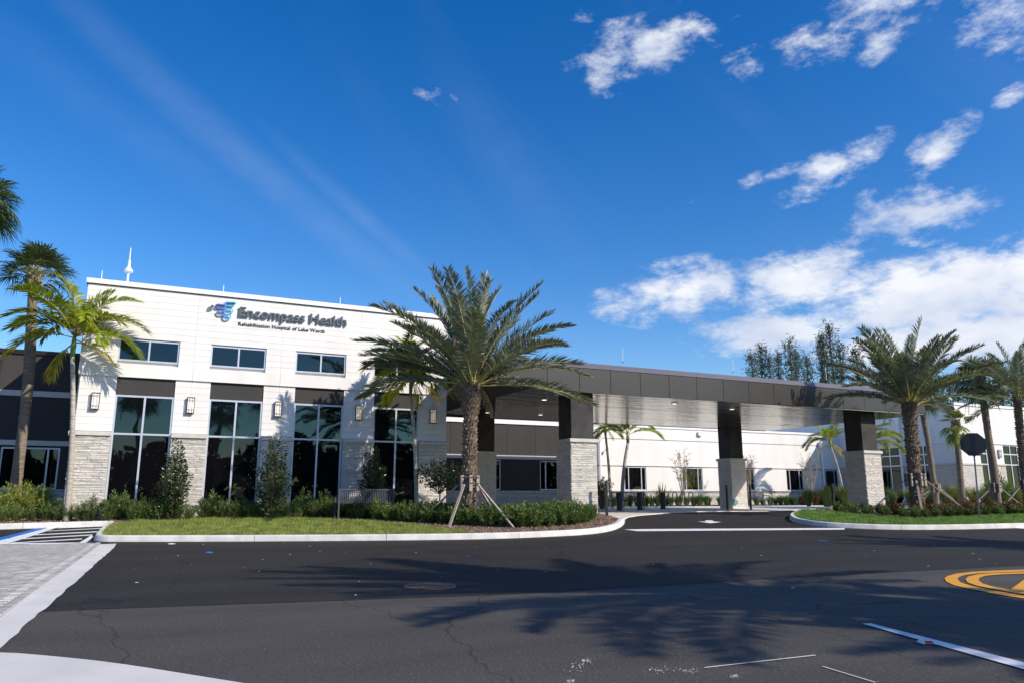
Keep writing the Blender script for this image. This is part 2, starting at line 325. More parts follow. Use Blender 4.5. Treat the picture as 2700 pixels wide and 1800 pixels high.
Mt['holly'] = mat('dark_glossy_leaf', (.06, .09, .032), .3, var=.4, vscale=5, transl=.12, rand=.2)
Mt['twig'] = mat('brown_twig', (.16, .11, .075), .9, var=.3, vscale=6)
Mt['ptwig'] = mat('pale_twig', (.34, .27, .21), .9, var=.3, vscale=6)
Mt['redflower'] = mat('red_blossom', (.65, .03, .05), .5, transl=.2)
Mt['croton'] = mat('bronze_red_leaf', (.13, .052, .022), .5, var=.6, vscale=9, transl=.25, rand=.3)
Mt['ornament'] = mat('ornamental_grass_blade', (.18, .22, .06), .6, var=.35, vscale=2, transl=.3, rand=.2)
Mt['liri'] = mat('liriope_leaf', (.06, .13, .03), .5, var=.3, vscale=2, transl=.2, rand=.2)
Mt['myrtle'] = mat('sparse_autumn_leaf', (.22, .17, .07), .6, var=.4, vscale=5, transl=.3)
Mt['pine'] = mat('casuarina_needles', (.085, .115, .08), .8, var=.35, vscale=.5, transl=.15, rand=.2)
Mt['timber'] = mat('weathered_timber', (.36, .30, .26), .9, var=.3, vscale=4, vstretch=(6, 6, 1), bump=.5, bscale=30, bdist=.006)
Mt['strap'] = mat('black_strap', (.03, .035, .045), .6)
Mt['slat'] = mat('slate_blue_metal', (.07, .08, .105), .45, .2)
Mt['black'] = mat('black_metal', (.015, .015, .015), .45, .2)
Mt['bollard'] = mat('dark_bollard_cover', (.045, .05, .06), .6, var=.1)
Mt['galv'] = mat('galvanised_steel', (.30, .31, .32), .45, .6, var=.15, vscale=8)
Mt['signback'] = mat('grey_sign_back', (.07, .07, .068), .5, .3, var=.05)
Mt['letter'] = mat('slate_grey_letter', (.085, .105, .125), .5)
Mt['lettersmall'] = mat('black_letter', (.015, .015, .018), .4)
Mt['lampglass'] = mat('frosted_lamp_glass', (.85, .82, .80), .4, emis=((1, .78, .55), .28))
Mt['downlight'] = mat('lit_downlight', (.9, .9, .85), .4, emis=((1, .9, .7), 2.0))
Mt['iron'] = mat('rusty_cast_iron', (.23, .155, .105), .7, .5, var=.5, vscale=14, bump=.5, bscale=60, bdist=.004)
Mt['irondark'] = mat('dark_cast_iron', (.035, .028, .024), .8, .4)
Mt['refl_red'] = mat('red_reflector', (.75, .03, .02), .3)
Mt['refl_white'] = mat('white_marker', (.8, .8, .82), .3)
Mt['tealdisc'] = mat('teal_plate', (.02, .25, .36), .4)
Mt['litter'] = mat('pale_litter', (.7, .68, .6), .8)
Mt['greenwall'] = mat('far_tree_leaves', (.035, .05, .02), .8, var=.4, vscale=.6)
def soffitmat():
    m = mat('soffit_metal', (.27, .245, .20), .13, .85, rand=.06, var=.05)
    nt = m.node_tree; N = nt.nodes; L = nt.links; tc = N.new('ShaderNodeTexCoord'); mp = N.new('ShaderNodeMapping'); mp.inputs['Scale'].default_value = (.5, 3.4, 1)
    n = N.new('ShaderNodeTexNoise'); n.inputs['Scale'].default_value = 1.0; n.inputs['Detail'].default_value = 4; L.new(tc.outputs['Object'], mp.inputs[0]); L.new(mp.outputs[0], n.inputs['Vector'])
    b = N.new('ShaderNodeBump'); b.inputs['Strength'].default_value = 1; b.inputs['Distance'].default_value = .032; L.new(n.outputs['Fac'], b.inputs['Height']); L.new(b.outputs[0], N['Principled BSDF'].inputs['Normal'])
    return m
Mt['soffit'] = soffitmat()
def logomat():
    m = bpy.data.materials.new('purple_to_cyan_enamel'); m.use_nodes = True; N = m.node_tree.nodes; L = m.node_tree.links; p = N['Principled BSDF']; p.inputs['Roughness'].default_value = .35
    tc = N.new('ShaderNodeTexCoord'); sx = N.new('ShaderNodeSeparateXYZ'); L.new(tc.outputs['Generated'], sx.inputs[0])
    r = N.new('ShaderNodeValToRGB'); e = r.color_ramp.elements; e[0].position = .05; e[0].color = (.12, .07, .42, 1); e[1].position = .85; e[1].color = (.05, .52, .80, 1)
    x = e.new(.45); x.color = (.09, .30, .72, 1); L.new(sx.outputs[0], r.inputs[0]); L.new(r.outputs[0], p.inputs['Base Color']); return m
Mt['logo'] = logomat()

# ---------------------------------------------------------------- ground
def drape(pts, off, m, name, parent=None, step=.5, zf=None, kind='structure', thick=0):
    bm = bmesh.new(); f = bm.faces.new([bm.verts.new((x, y, 0)) for x, y in pts]); bm.normal_update()
    if f.normal.z < 0: f.normal_flip()
    xs = [p[0] for p in pts]; ys = [p[1] for p in pts]
    if step:
        for ax, lo, hi in ((0, min(xs), max(xs)), (1, min(ys), max(ys))):
            t = math.ceil(lo/step)*step
            while t < hi:
                no = (1, 0, 0) if ax == 0 else (0, 1, 0); co = (t, 0, 0) if ax == 0 else (0, t, 0)
                bmesh.ops.bisect_plane(bm, geom=bm.verts[:]+bm.edges[:]+bm.faces[:], plane_co=co, plane_no=no); t += step
    bmesh.ops.triangulate(bm, faces=[f for f in bm.faces if len(f.verts) > 4])
    for v in bm.verts: v.co.z = (zf(v.co.x, v.co.y) if zf else gz(v.co.x, v.co.y)) + off
    me = bpy.data.meshes.new(name); bm.to_mesh(me); bm.free(); me.materials.append(m)
    o = link(name, me, parent)
    if kind and parent is None: o['kind'] = kind
    return o
def inpoly(x, y, P):
    c = False; j = len(P)-1
    for i in range(len(P)):
        if (P[i][1] > y) != (P[j][1] > y) and x < (P[j][0]-P[i][0])*(y-P[i][1])/(P[j][1]-P[i][1])+P[i][0]: c = not c
        j = i
    return c
def edge_dist(x, y, P, closed=True):
    d = 1e9; n = len(P)
    for i in range(n if closed else n-1):
        ax, ay = P[i]; bx, by = P[(i+1) % n]; l2 = (bx-ax)**2+(by-ay)**2
        t = 0 if l2 == 0 else min(max(((x-ax)*(bx-ax)+(y-ay)*(by-ay))/l2, 0), 1); d = min(d, math.hypot(x-ax-t*(bx-ax), y-ay-t*(by-ay)))
    return d
def smooth_path(P, closed=False, it=2):
    for _ in range(it):
        Q = [] if closed else [P[0]]
        for i in range(len(P)-(0 if closed else 1)):
            a = P[i]; b = P[(i+1) % len(P)]; Q += [(.75*a[0]+.25*b[0], .75*a[1]+.25*b[1]), (.25*a[0]+.75*b[0], .25*a[1]+.75*b[1])]
        if not closed: Q.append(P[-1])
        P = Q
    return P

# one sheet out to the horizon
xs = sorted(set([-1500, -700, -300, -120, -60, -40] + [i*.5 for i in range(-60, 121)] + [70, 90, 140, 300, 700, 1500]))
ys = sorted(set([-1500, -700, -300, -120, -60, -30] + [i*.5 for i in range(-20, 101)] + [60, 80, 120, 300, 700, 1500]))
nx, ny = len(xs), len(ys); V = [(x, y, gz(x, y)) for y in ys for x in xs]
Fq = [(j*nx+i, j*nx+i+1, (j+1)*nx+i+1, (j+1)*nx+i) for j in range(ny-1) for i in range(nx-1)]
far_ok = mat('distant_ground', (.10, .11, .06), .95, var=.3, vscale=.2)
mi = [1 if (ys[j] < -14 or ys[j] >= 44 or xs[i] < -30 or xs[i] > 60) else 0 for j in range(ny-1) for i in range(nx-1)]
g = link('road', npmesh('road', V, Fq, [Mt['asphalt_old'], far_ok], mi)); g['kind'] = 'structure'
seam = [(-1.3, 9.3), (-.85, 9.26), (1.5, 8.85), (3.96, 8.42), (7.86, 8.38), (13.18, 8.1), (22, 7.4), (45, 6), (45, 30), (13, 36), (-14, 30), (-14, 9.6)]
wob = []
for i in range(7):
    a, b = seam[i], seam[i+1]; n = max(1, int(math.hypot(b[0]-a[0], b[1]-a[1])/.25))
    for k in range(n): t = k/n; wob.append((a[0]+(b[0]-a[0])*t+rnd.uniform(-.008, .008), a[1]+(b[1]-a[1])*t+rnd.uniform(-.012, .012)))
drape(wob+seam[7:], .004, Mt['asphalt_new'], 'road_resurfaced_lane')

# beds, islands, plaza outlines
K1 = .29787
def c(ox, oy, k=K1): return lambda a, b: (ox+a*k, oy+b*k)
c1, c2, c3, c4, c5, c6, c7, c8, c9 = c(0, 600), c(0, 1000), c(600, 700), c(600, 1000), c(1150, 850), c(1500, 1050), c(2000, 780), c(2000, 1100), c(0, 1330)
b3, b8 = c(1900, 950, 1/3.92), c(2380, 1100, 1/5.228)
LI = [(-1.0, 23.95)] + [atg(*q) for q in (c9(815, 315), c9(870, 325), c9(1000, 328), c9(2080, 325), c4(1280, 1425), c4(2300, 1413), c6(0, 1215), c6(250, 1195), c6(400, 1165), c6(470, 1130), c6(490, 1100))]
LIs = smooth_path(LI, it=2)
KH = .15
def offset(P, d):
    Q = []
    for i in range(len(P)):
        a = P[max(i-1, 0)]; b = P[min(i+1, len(P)-1)]; dx, dy = b[0]-a[0], b[1]-a[1]; l = math.hypot(dx, dy) or 1; Q.append((P[i][0]-dy/l*d, P[i][1]+dx/l*d))
    return Q
def kerb(path, name, label_dir=1, h=KH, seg=3.0, w=.15):
    root = empty(name, (path[0][0], path[0][1], 0), kind='structure')
    # resample
    pts = [path[0]]
    for p in path[1:]:
        d = math.hypot(p[0]-pts[-1][0], p[1]-pts[-1][1])
        if d > .6:
            n = int(d/.5); a = pts[-1]
            for k in range(1, n): pts.append((a[0]+(p[0]-a[0])*k/n, a[1]+(p[1]-a[1])*k/n))
        if d > .02: pts.append(p)
    inner = offset(pts, w*label_dir); mid = offset(pts, .035*label_dir); low = offset(pts, -.012*label_dir); m2_ = offset(pts, .012*label_dir)
    i = 0; rs = random.Random(3)
    while i < len(pts)-1:
        L_ = 0; j = i
        while j < len(pts)-1 and L_ < seg: L_ += math.hypot(pts[j+1][0]-pts[j][0], pts[j+1][1]-pts[j][1]); j += 1
        mb = MB(); prof = []
        for k in range(i, j+1):
            z = gz(*pts[k]); jz = 0
            def lp(q):      # small gap at joints
                if k == i and i > 0: t = .012/max(math.dist(pts[k], pts[k+1]), .05); return (q[k][0]+(q[k+1][0]-q[k][0])*t, q[k][1]+(q[k+1][1]-q[k][1])*t)
                return q[k]
            prof.append([(*lp(low), z-.15), (*lp(low), z+.02), (*lp(m2_), z+h-.03), (*lp(mid), z+h), (*lp(inner), z+h), (*lp(inner), z-.15)])
        n = 6; base = 0
        for pr in prof: mb.v += pr
        for a in range(len(prof)-1):
            for q in range(n-1): mb.f.append((a*n+q, (a+1)*n+q, (a+1)*n+q+1, a*n+q+1)); mb.m.append(0)
        mb.f.append(tuple(range(n))); mb.m.append(0); e = (len(prof)-1)*n; mb.f.append(tuple(e+q for q in reversed(range(n)))); mb.m.append(0)
        mb.build('kerb_stone', Mt['kerb'], root); i = j
    return root
kerb(LIs, 'kerb')
LIn = offset(LIs, .14)
FL = [(-12, 24.2), (-1.0, 23.95)]
kerb(FL, 'kerb')
bedL = [(-12, 24.33), (-1.0, 24.08)] + LIn[1:] + [(13.75, 22.2), (13.75, 24.0), (9.3, 25.4), (-2.0, 25.4), (-2.3, 30.4), (-12, 30.4)]
drape(bedL, KH-.025, Mt['mulch'], 'planting_bed')
lawnL = [atg(*q, .15) for q in (c4(0, 1208), c4(700, 1225), c4(1300, 1250), c4(1700, 1285), c4(2100, 1338))]
lawn1 = LIn[3:] ; lawn1 = [p for p in lawn1 if p[0] < lawnL[-1][0]] + list(reversed(lawnL)) + [(-.3, 24.0), (-.75, 23.3)]
drape(lawn1, KH-.012, Mt['soil'], 'lawn')
RI = [(46, 12.0), (34, 13.6)] + [atg(*q) for q in (c8(2350, 975), c8(1700, 992), c8(1200, 993), c8(800, 980), c8(500, 960), c8(330, 935), c8(275, 905), c8(280, 880), c8(370, 855))] + [(23.2, 22.6), (25.6, 24.2), (29, 24.6), (34, 23.4), (46, 19.5)]
RIs = smooth_path(RI, it=2); kerb(RIs, 'kerb', label_dir=-1)
RIn = offset(RIs, -.14)
drape(RIn, KH-.025, Mt['mulch'], 'planting_bed')
hedgeR = [atg(*q, .15) for q in (c8(700, 835), c8(1100, 870), c8(1400, 890), c8(1700, 880), c8(2340, 855))]
lawnR = [p for p in RIn if p[1] < 22 and p[0] < 30] + [(23.0, 21.9)] + hedgeR + [(30, 15.6)]
lawnR = [p for p in RIn[:] if (p[0] < 31 and p[1] < 21.5)] + [(22.2, 21.2)] + hedgeR + [(31, 16.3)]
drape(lawnR, KH-.012, Mt['soil'], 'lawn')
# plaza
pe = [atg(*q) for q in (c6(490, 1100), c6(500, 1060), c6(560, 1045), c6(760, 1025), c6(1000, 1005), c6(1365, 1000), c6(1900, 998), c6(2350, 985))]
plz = [(13.65, 20.6)] + pe[1:] + [(34, 25.5), (50, 21.5), (50, 38.8), (19, 39.2), (19, 34.2), (9.3, 34.2), (9.3, 25.3), (13.65, 23.5)]
drape(plz, .02, Mt['concrete'], 'pavement')
kerb(smooth_path([LIs[-1]]+pe[1:]+[(34, 25.5), (50, 21.5)], it=1), 'kerb', h=.035, seg=3.5, w=.2)
# lawn strip and bed before the rear wings
rb = [(20, 38.0), (41.5, 36.6), (41.5, 29.0), (47, 28.0), (60, 25.5), (60, 30.2), (44.3, 30.2), (44.3, 39.2), (20, 39.2)]
drape(rb, .06, Mt['mulch'], 'planting_bed')
drape([(38.5, 35.6), (41.3, 36.2), (41.2, 28.6), (47, 27.6), (60, 25.0), (60, 23.5), (46, 25.6), (39.6, 27.6)], .06, Mt['soil'], 'lawn')

# markings
def mark(pts, m, name, off=.009, label=None, cat=None):
    o = drape([atg(*p) for p in pts], off, m, name, kind=None); o['kind'] = 'structure'; return o
for a, b in (((110, 335), (730, 298)), ((215, 297), (820, 263)), ((330, 262), (865, 235)), ((440, 230), (905, 206)), ((530, 203), (830, 189))):
    t = 9 if a[0] < 400 else 6
    mark([c9(a[0], a[1]), c9(b[0], b[1]), c9(b[0]-10, b[1]+t), c9(a[0]-35, a[1]+t)], Mt['white_paint'], 'hatching_stripe')
mark([c9(-120, 360), c9(-120, 345), c9(480, 190), c9(530, 194), c9(90, 337), c9(20, 352)], Mt['white_paint'], 'bay_line')
mark([c9(-120, 335), c9(-120, 318), c9(380, 197), c9(440, 197), c9(60, 305)], Mt['blue_paint'], 'bay_line')
mark([c9(20, 352), c9(60, 342), c9(690, 335), c9(740, 345), c9(700, 350)], Mt['white_paint'], 'bay_line')
mark([c9(690, 342), c9(745, 346), c9(830, 285), c9(812, 268)], Mt['white_paint'], 'bay_line')
mark([(1646, 1395), (1700, 1394), (2226, 1391), (2228, 1394), (2226, 1395.5), (1700, 1399.5), (1680, 1399.5)], Mt['white_paint'], 'stop_line')
mark([c8(2230, 975), c8(2420, 968), c8(2500, 985), c8(2350, 983)], Mt['white_paint'], 'stop_line')
mark([c6(1140, 1087), c6(1212, 1088), c6(1205, 1078), c6(1268, 1077), c6(1282, 1087), c6(1350, 1092), c6(1255, 1104)], Mt['white_paint'], 'road_arrow')
ln = lambda a, b: (a, b)
mark([(2273, 1645), (2297, 1644.5), (2700, 1748), (2900, 1806), (2900, 1830), (2700, 1766)], Mt['white_paint'], 'lane_line')
q5 = c(2000, 1333)
yo = [(2600, 566), (2350, 567), (2100, 575), (1900, 585), (1750, 602), (1670, 625), (1646, 646), (1665, 675), (1730, 705), (1850, 735), (1960, 755), (2100, 785), (2350, 823), (2600, 862)]
yi = [(2600, 838), (2350, 800), (2200, 772), (2000, 737), (1880, 710), (1790, 680), (1762, 650), (1775, 632), (1830, 614), (1950, 599), (2150, 590), (2350, 584), (2600, 581)]
mark([q5(*p) for p in yo+yi], Mt['yellow_paint'], 'yellow_marking')
y2o = [(2600, 585), (2350, 589), (2120, 594), (1950, 606), (1860, 627), (1832, 650), (1850, 680), (1930, 708), (2060, 736), (2230, 766), (2350, 785), (2600, 822)]
y2i = [(2600, 790), (2350, 760), (2230, 745), (2080, 718), (1985, 690), (1948, 660), (1955, 640), (2010, 621), (2150, 609), (2350, 603), (2600, 600)]
mark([q5(*p) for p in y2o+y2i], Mt['yellow_paint'], 'yellow_marking')
mark([q5(*p) for p in ((2232, 746), (2420, 585+20), (2600, 640), (2600, 789), (2350, 759))], Mt['yellow_paint'], 'yellow_marking', off=.012)
Mt['rubber'] = mat('tyre_rubber_stain', (.010, .0095, .009), .8, var=.3, vscale=5)
def tyre(ctrl, w, seed):
    P = smooth_path(ctrl, it=3); r = random.Random(seed); A = offset(P, w/2); B = offset(P, -w/2); n = len(P)
    A = [(a[0]+(b[0]-a[0])*(.5*abs(2*i/(n-1)-1)**3+r.uniform(0, .2)), a[1]+(b[1]-a[1])*(.5*abs(2*i/(n-1)-1)**3+r.uniform(0, .2))) for i, (a, b) in enumerate(zip(A, B))]
    drape(A+B[::-1], .0055, Mt['rubber'], 'tyre_mark')
for i, (P, w) in enumerate((([(1000, 1452), (1180, 1475), (1290, 1520), (1330, 1560)], .05), ([(1060, 1440), (1300, 1470), (1500, 1480), (1800, 1500)], .04), ([(1250, 1436), (1500, 1462), (1760, 1470), (2000, 1510)], .035), ([(900, 1490), (1000, 1520), (1080, 1556)], .04), ([(1150, 1450), (1330, 1478), (1400, 1515)], .035), ([(1500, 1425), (1750, 1440), (2050, 1442), (2300, 1470)], .03), ([(500, 1480), (800, 1500), (1000, 1470)], .03), ([(1700, 1410), (1850, 1420), (1900, 1450), (2200, 1480)], .03))):
    tyre([atg(*q) for q in P], w, i)
# white paint scuffs and chalk scratches
for (x, y, w, h) in ((1520, 1757, 22, 9), (1548, 1742, 16, 4), (1735, 1765, 28, 7), (1820, 1769, 26, 5), (1503, 1796, 10, 4), (1935, 1783, 12, 4)):
    mb = MB()
    for k in range(34):
        a = x+rnd.gauss(0, w*.6); b = y+rnd.gauss(0, h*.6); t_ = rnd.uniform(.7, 3.2); P_ = [atg(a+t_*math.cos(q)*rnd.uniform(.5, 1), b+.4*t_*math.sin(q)*rnd.uniform(.5, 1)) for q in (0, 1.1, 2.0, 3.1, 4.2, 5.2)]
        mb.poly([(p[0], p[1], gz(*p)+.005+.00005*k) for p in P_[::-1]])
    mb.build('paint_scuff', Mt['litter'])['kind'] = 'structure'
for pts in ([(1858, 1760), (2150, 1727), (2151, 1729), (1858, 1762)], [(2170, 1757), (2310, 1800), (2308, 1801), (2168, 1758)]):
    mark(pts, Mt['litter'], 'chalk_line', .007)
# concrete at left: band beside the crosswalk, bottom slab, pavers
jag = []
Y = 19.87
while Y > 5.6:
    x = -.62-(19.87-Y)*.026; jag.append((x+rnd.uniform(-.012, .02), Y)); Y -= .3
drape(jag+[(-1.3, 5.6), (-1.22, 8.3), (-.945, 19.87)], .012, Mt['concrete'], 'concrete_band', step=0)
drape([(-4.6, 21.05), (-2.95, 20.5), (-3.2, 14), (-6, 14)], .012, Mt['concrete'], 'concrete_band', step=0)
sl_ = [(-6, 7.6), (-1.6, 7.22)] + [atg(0, 1725), atg(*c9(400, 1358)), atg(*c9(1000, 1420)), atg(*c9(1900, 1567)), (1.3, 4.3), (2.4, 2.5), (3.5, 0), (3.5, -4), (-6, -4)]
drape(smooth_path(sl_[1:8], it=2)+sl_[8:]+sl_[:1], .022, Mt['concrete'], 'concrete_apron', step=0)
pav = empty('paved_crossing', (-2, 14, 0), kind='structure')
drape([(-3.0, 20.48), (-4.5, 6.9), (-1.262, 6.9), (-.955, 19.86)], .0115, Mt['concrete'], 'joint_sand', parent=pav)
pm = []; 
for v_ in range(3):
    b = MB(); e = .006
    b.hexa([(-.098, -.046, 0), (.098, -.046, 0), (.098, .046, 0), (-.098, .046, 0), (-.098+e, -.046+e, .022), (.098-e, -.046+e, .022+.002*v_), (.098-e, .046-e, .022), (-.098+e, .046-e, .021)]); pm.append(b.mesh('paver', Mt['paver']))
allp = []; Y = 7.0; row = 0
while Y < 20.3:
    xr = -.955-(19.87-Y)*.0245; x = xr-.05; row += 1
    allp.append((xr-.055, Y, 1)); x = xr-.11-.1-(.1 if row % 2 else 0)
    lim = max(-.15*Y-.35, -3.0-(20.5-Y)*.08)
    while x > lim: allp.append((x, Y, 0)); x -= .2
    Y += .1 if True else 0
allp = [p for p in allp if p[1] < 20.45+(p[0]+.95)*-.32]
vis = [p for p in allp if p[0] > -.139*p[1]-.02]
near = sorted(vis, key=lambda p: p[1])[:300]; ns = set(near)
for (x, y, e) in near:
    o = link('paver', pm[rnd.randrange(3)], pav); o.location = (x+rnd.uniform(-.002, .002), y, gz(x, y)+rnd.uniform(-.003, 0)); o.matrix_parent_inverse = Matrix.Translation((2, -14, 0))
    if e: o.scale = (.5, 1, 1)
b = MB()
for (x, y, e) in allp:
    if (x, y, e) in ns: continue
    w = .048 if e else .098; z = gz(x, y)+rnd.uniform(-.003, 0); b.box(x-w, x+w, y-.046, y+.046, z, z+.022)
o = b.build('far_pavers', Mt['paver'], pav); o['kind'] = 'stuff'

# ---------------------------------------------------------------- wall tools
class Face:
    """a wall plane: s runs along it, d outwards, z up"""
    def __init__(s, x, y, u=(1, 0), n=(0, -1)): s.p = (x, y); s.u = u; s.n = n
    def P(s, a, d, z): return (s.p[0]+s.u[0]*a+s.n[0]*d, s.p[1]+s.u[1]*a+s.n[1]*d, z)
    def box(s, mb, a0, a1, d0, d1, z0, z1, m=None):
        q = [s.P(a0, d1, z0), s.P(a1, d1, z0), s.P(a1, d0, z0), s.P(a0, d0, z0)]
        return mb.hexa(q+[(x, y, z1) for x, y, _ in q], m)
def window(fc, par, a0, a1, z0, z1, vs=(), hs=(), fw=.055, d=-.03, glasses=None, frame='alu', fd=.07, sill=False):
    """frame as one part, each pane its own sub-part"""
    mb = MB(); e = .001
    fc.box(mb, a0, a0+fw, d-fd, d, z0, z1); fc.box(mb, a1-fw, a1, d-fd, d, z0, z1)
    fc.box(mb, a0+fw+e, a1-fw-e, d-fd, d-.002, z1-fw, z1); fc.box(mb, a0+fw+e, a1-fw-e, d-fd, d-.002, z0, z0+fw)
    A = [a0+fw] + [v for v in vs] + [a1-fw]; Z = [z0+fw] + list(hs) + [z1-fw]
    for v in vs: fc.box(mb, v-fw*.5, v+fw*.5, d-fd, d-.001, z0+fw+e, z1-fw-e)
    for h in hs:
        E_ = [a0+fw+e] + [x for v in vs for x in (v-fw*.5-e, v+fw*.5+e)] + [a1-fw-e]
        for i in range(0, len(E_), 2): fc.box(mb, E_[i], E_[i+1], d-fd, d-.003, h-fw*.5, h+fw*.5)
    if sill: fc.box(mb, a0-.04, a1+.04, d-fd, .05, z0-.05, z0-.002)
    w = mb.build('window', Mt[frame], par)
    for i in range(len(A)-1):
        for j in range(len(Z)-1):
            g_ = (glasses[j] if glasses else 'glass')
            l = A[i]+(fw*.5 if i else 0); r = A[i+1]-(fw*.5 if i < len(A)-2 else 0); b = Z[j]+(fw*.5 if j else 0); t = Z[j+1]-(fw*.5 if j < len(Z)-2 else 0)
            m2 = MB(); fc.box(m2, l, r, d-.045, d-.035, b, t); m2.build('pane', Mt[g_], w)
    return w
def cut(a0, a1, holes):
    segs = [(a0, a1)]
    for h0, h1 in holes:
        n = []
        for s0, s1 in segs:
            if h1 <= s0 or h0 >= s1: n.append((s0, s1)); continue
            if h0 > s0: n.append((s0, h0))
            if h1 < s1: n.append((h1, s1))
        segs = n
    return [s for s in segs if s[1]-s[0] > .02]
def boards(fc, par, a0, a1, z0, z1, step, holes, joints=(), single=True, d0=-.1, d1=0):
    """siding boards; holes = (a0,a1,z0,z1)"""
    z = z0; jb = MB(); k = 0
    while z < z1-.03:
        zt = min(z+step, z1); hh = [(h[0], h[1]) for h in holes if h[2] < zt-.02 and h[3] > z+.02]
        for s0, s1 in cut(a0, a1, hh):
            cs = [s0] + [j for j in joints if s0+.05 < j < s1-.05] + [s1]
            for i in range(len(cs)-1):
                mb = MB() if single else jb; pr = rnd.uniform(-.001, .001)
                q = (cs[i]+(.002 if i else 0), cs[i+1]-(.002 if i < len(cs)-2 else 0))
                fc.box(mb, q[0], q[1], d0, d1+pr, z+.0045, zt)
                if single: mb.build('siding_board', Mt['white'], par)
        z = zt
    if not single: o = jb.build('siding', Mt['white'], par); o['kind'] = 'stuff'
def stones(fc, par, a0, a1, z0, z1, single=False, limit=999, rs=random.Random(5), d0=-.02):
    z = z0; jb = MB(); cnt = 0
    while z < z1-.02:
        h = rs.choice((.035, .045, .055, .07)); zt = min(z+h, z1)
        if z1-zt < .03: zt = z1
        a = a0
        while a < a1-.02:
            l = rs.uniform(.16, .60); b = min(a+l, a1)
            if a1-b < .09: b = a1
            d = rs.uniform(.010, .028); k = rs.uniform(-.007, .007); e = rs.uniform(.002, .006)
            mb = MB() if (single and cnt < limit) else jb
            q = [fc.P(a+.002, d0, z+.002), fc.P(b-.002, d0, z+.002), fc.P(b-.002, d0, zt-.002), fc.P(a+.002, d0, zt-.002)]
            f = [fc.P(a+.002+e, d+k, z+.002+e), fc.P(b-.002-e, d-k, z+.002+e), fc.P(b-.002-e, d+k*.5, zt-.002-e), fc.P(a+.002+e, d-k*.5, zt-.002-e)]
            mb.hexa([q[0], q[1], f[1], f[0], q[3], q[2], f[2], f[3]])
            if mb is not jb: mb.build('ledge_stone', Mt['stone'], par); cnt += 1
            a = b
        z = zt
    if jb.v: o = jb.build('stone_veneer', Mt['stone'], par); o['kind'] = 'stuff'
    return cnt

# ---------------------------------------------------------------- lobby block
lob = empty('hospital_lobby', (-2.2, 25, .4), label='tall white sided lobby block carrying the big lettered sign, four high window bays', cat='building')
F0 = Face(0, 25.0)
ZB = .40; XL, XR = -2.22, 9.22
core = MB(); core.box(XL+.02, XR-.02, 25.12, 44, .1, 7.40); core.build('wall', Mt['stucco'], lob)
bays = [(-1.2, .4), (1.4, 2.99), (3.97, 5.57), (6.6, 8.2)]
ups = [(-1.25, .43), (1.33, 3.0), (3.93, 5.59), (6.54, 8.22)]
joints = [.86, 3.47, 6.08, 8.7]
boards(F0, lob, XL+.06, XR, 2.96, 4.58, .2025, [(a-.0, b+.0, 0, 9) for a, b in bays], joints, d1=-.02)
boards(F0, lob, XL, XR, 4.98, 7.32, .195, [(a, b, 5.07, 5.74) for a, b in ups], joints)
for a, b in zip([XL]+joints[:-1], joints[:-1]+[XR]):
    mb = MB(); F0.box(mb, a+.003, b-.003, -.12, .035, 4.58, 4.975); mb.build('band_panel', Mt['white'], lob)
# side boards on the left return
FS = Face(XL, 25.0, (0, 1), (-1, 0)); boards(FS, lob, .0, 5.0, 4.98, 7.32, .195, [], [2.5], single=False, d0=-.03, d1=0)
mb = MB(); mb.box(XL-.05, XR+.05, 24.94, 44, 7.325, 7.47); mb.box(XL-.02, XR+.02, 24.965, 44, 7.30, 7.3249, Mt['capdark'])
mb = MB(); mb.box(XL-.05, XR+.05, 24.93, 44, 7.33, 7.475); mb.build('parapet_coping', Mt['trim'], lob)
mb = MB(); mb.box(XL-.03, XR+.03, 24.975, 44, 7.312, 7.3285); mb.build('coping_joint', Mt['capdark'], lob)
for a, b in bays:
    window(F0, lob, a, b, .50, 4.05, [(a+b)/2], [2.9], d=-.045, glasses=['glasslow', 'glass'])
    mb = MB(); F0.box(mb, a+.002, b-.002, -.11, -.055, 4.052, 4.578); mb.build('spandrel_panel', Mt['taupe'], lob)
    mb = MB(); F0.box(mb, a-.02, b+.02, -.12, .03, .30, .498); mb.build('window_sill', Mt['stonecap'], lob)
for a, b in ups: window(F0, lob, a, b, 5.07, 5.74, [(a+b)/2], [], d=-.04, fw=.05)
piers = [(-2.2, -1.2), (.4, 1.4), (2.99, 3.97), (5.57, 6.6), (8.2, 9.22)]
FST = Face(0, 24.93)
cnt = 0
for i, (a, b) in enumerate(piers):
    mb = MB(); FST.box(mb, a+.01, b-.01, -.18, -.02, .2, 2.82); mb.build('pier', Mt['stonecap'], lob)
    n = stones(FST, lob, a, b, .42, 2.81, single=i < 3, limit=290-cnt); cnt += n
    mb = MB(); l, r = (a-.04, b+.04) if 0 < i < 4 else ((a-.05, b+.04) if i == 0 else (a-.04, b+.12))
    FST.box(mb, l+.035, r-.035, -.18, .085, 2.815, 2.94); bevelled('pier_cap', mb, Mt['stonecap'], lob, .012)
stones(Face(-2.2, 24.95, (0, 1), (-1, 0)), lob, 0, 4.9, .42, 2.81)
mb = MB(); mb.box(-2.29, -2.2, 24.95, 29.9, 2.815, 2.94); mb.build('side_cap', Mt['stonecap'], lob)

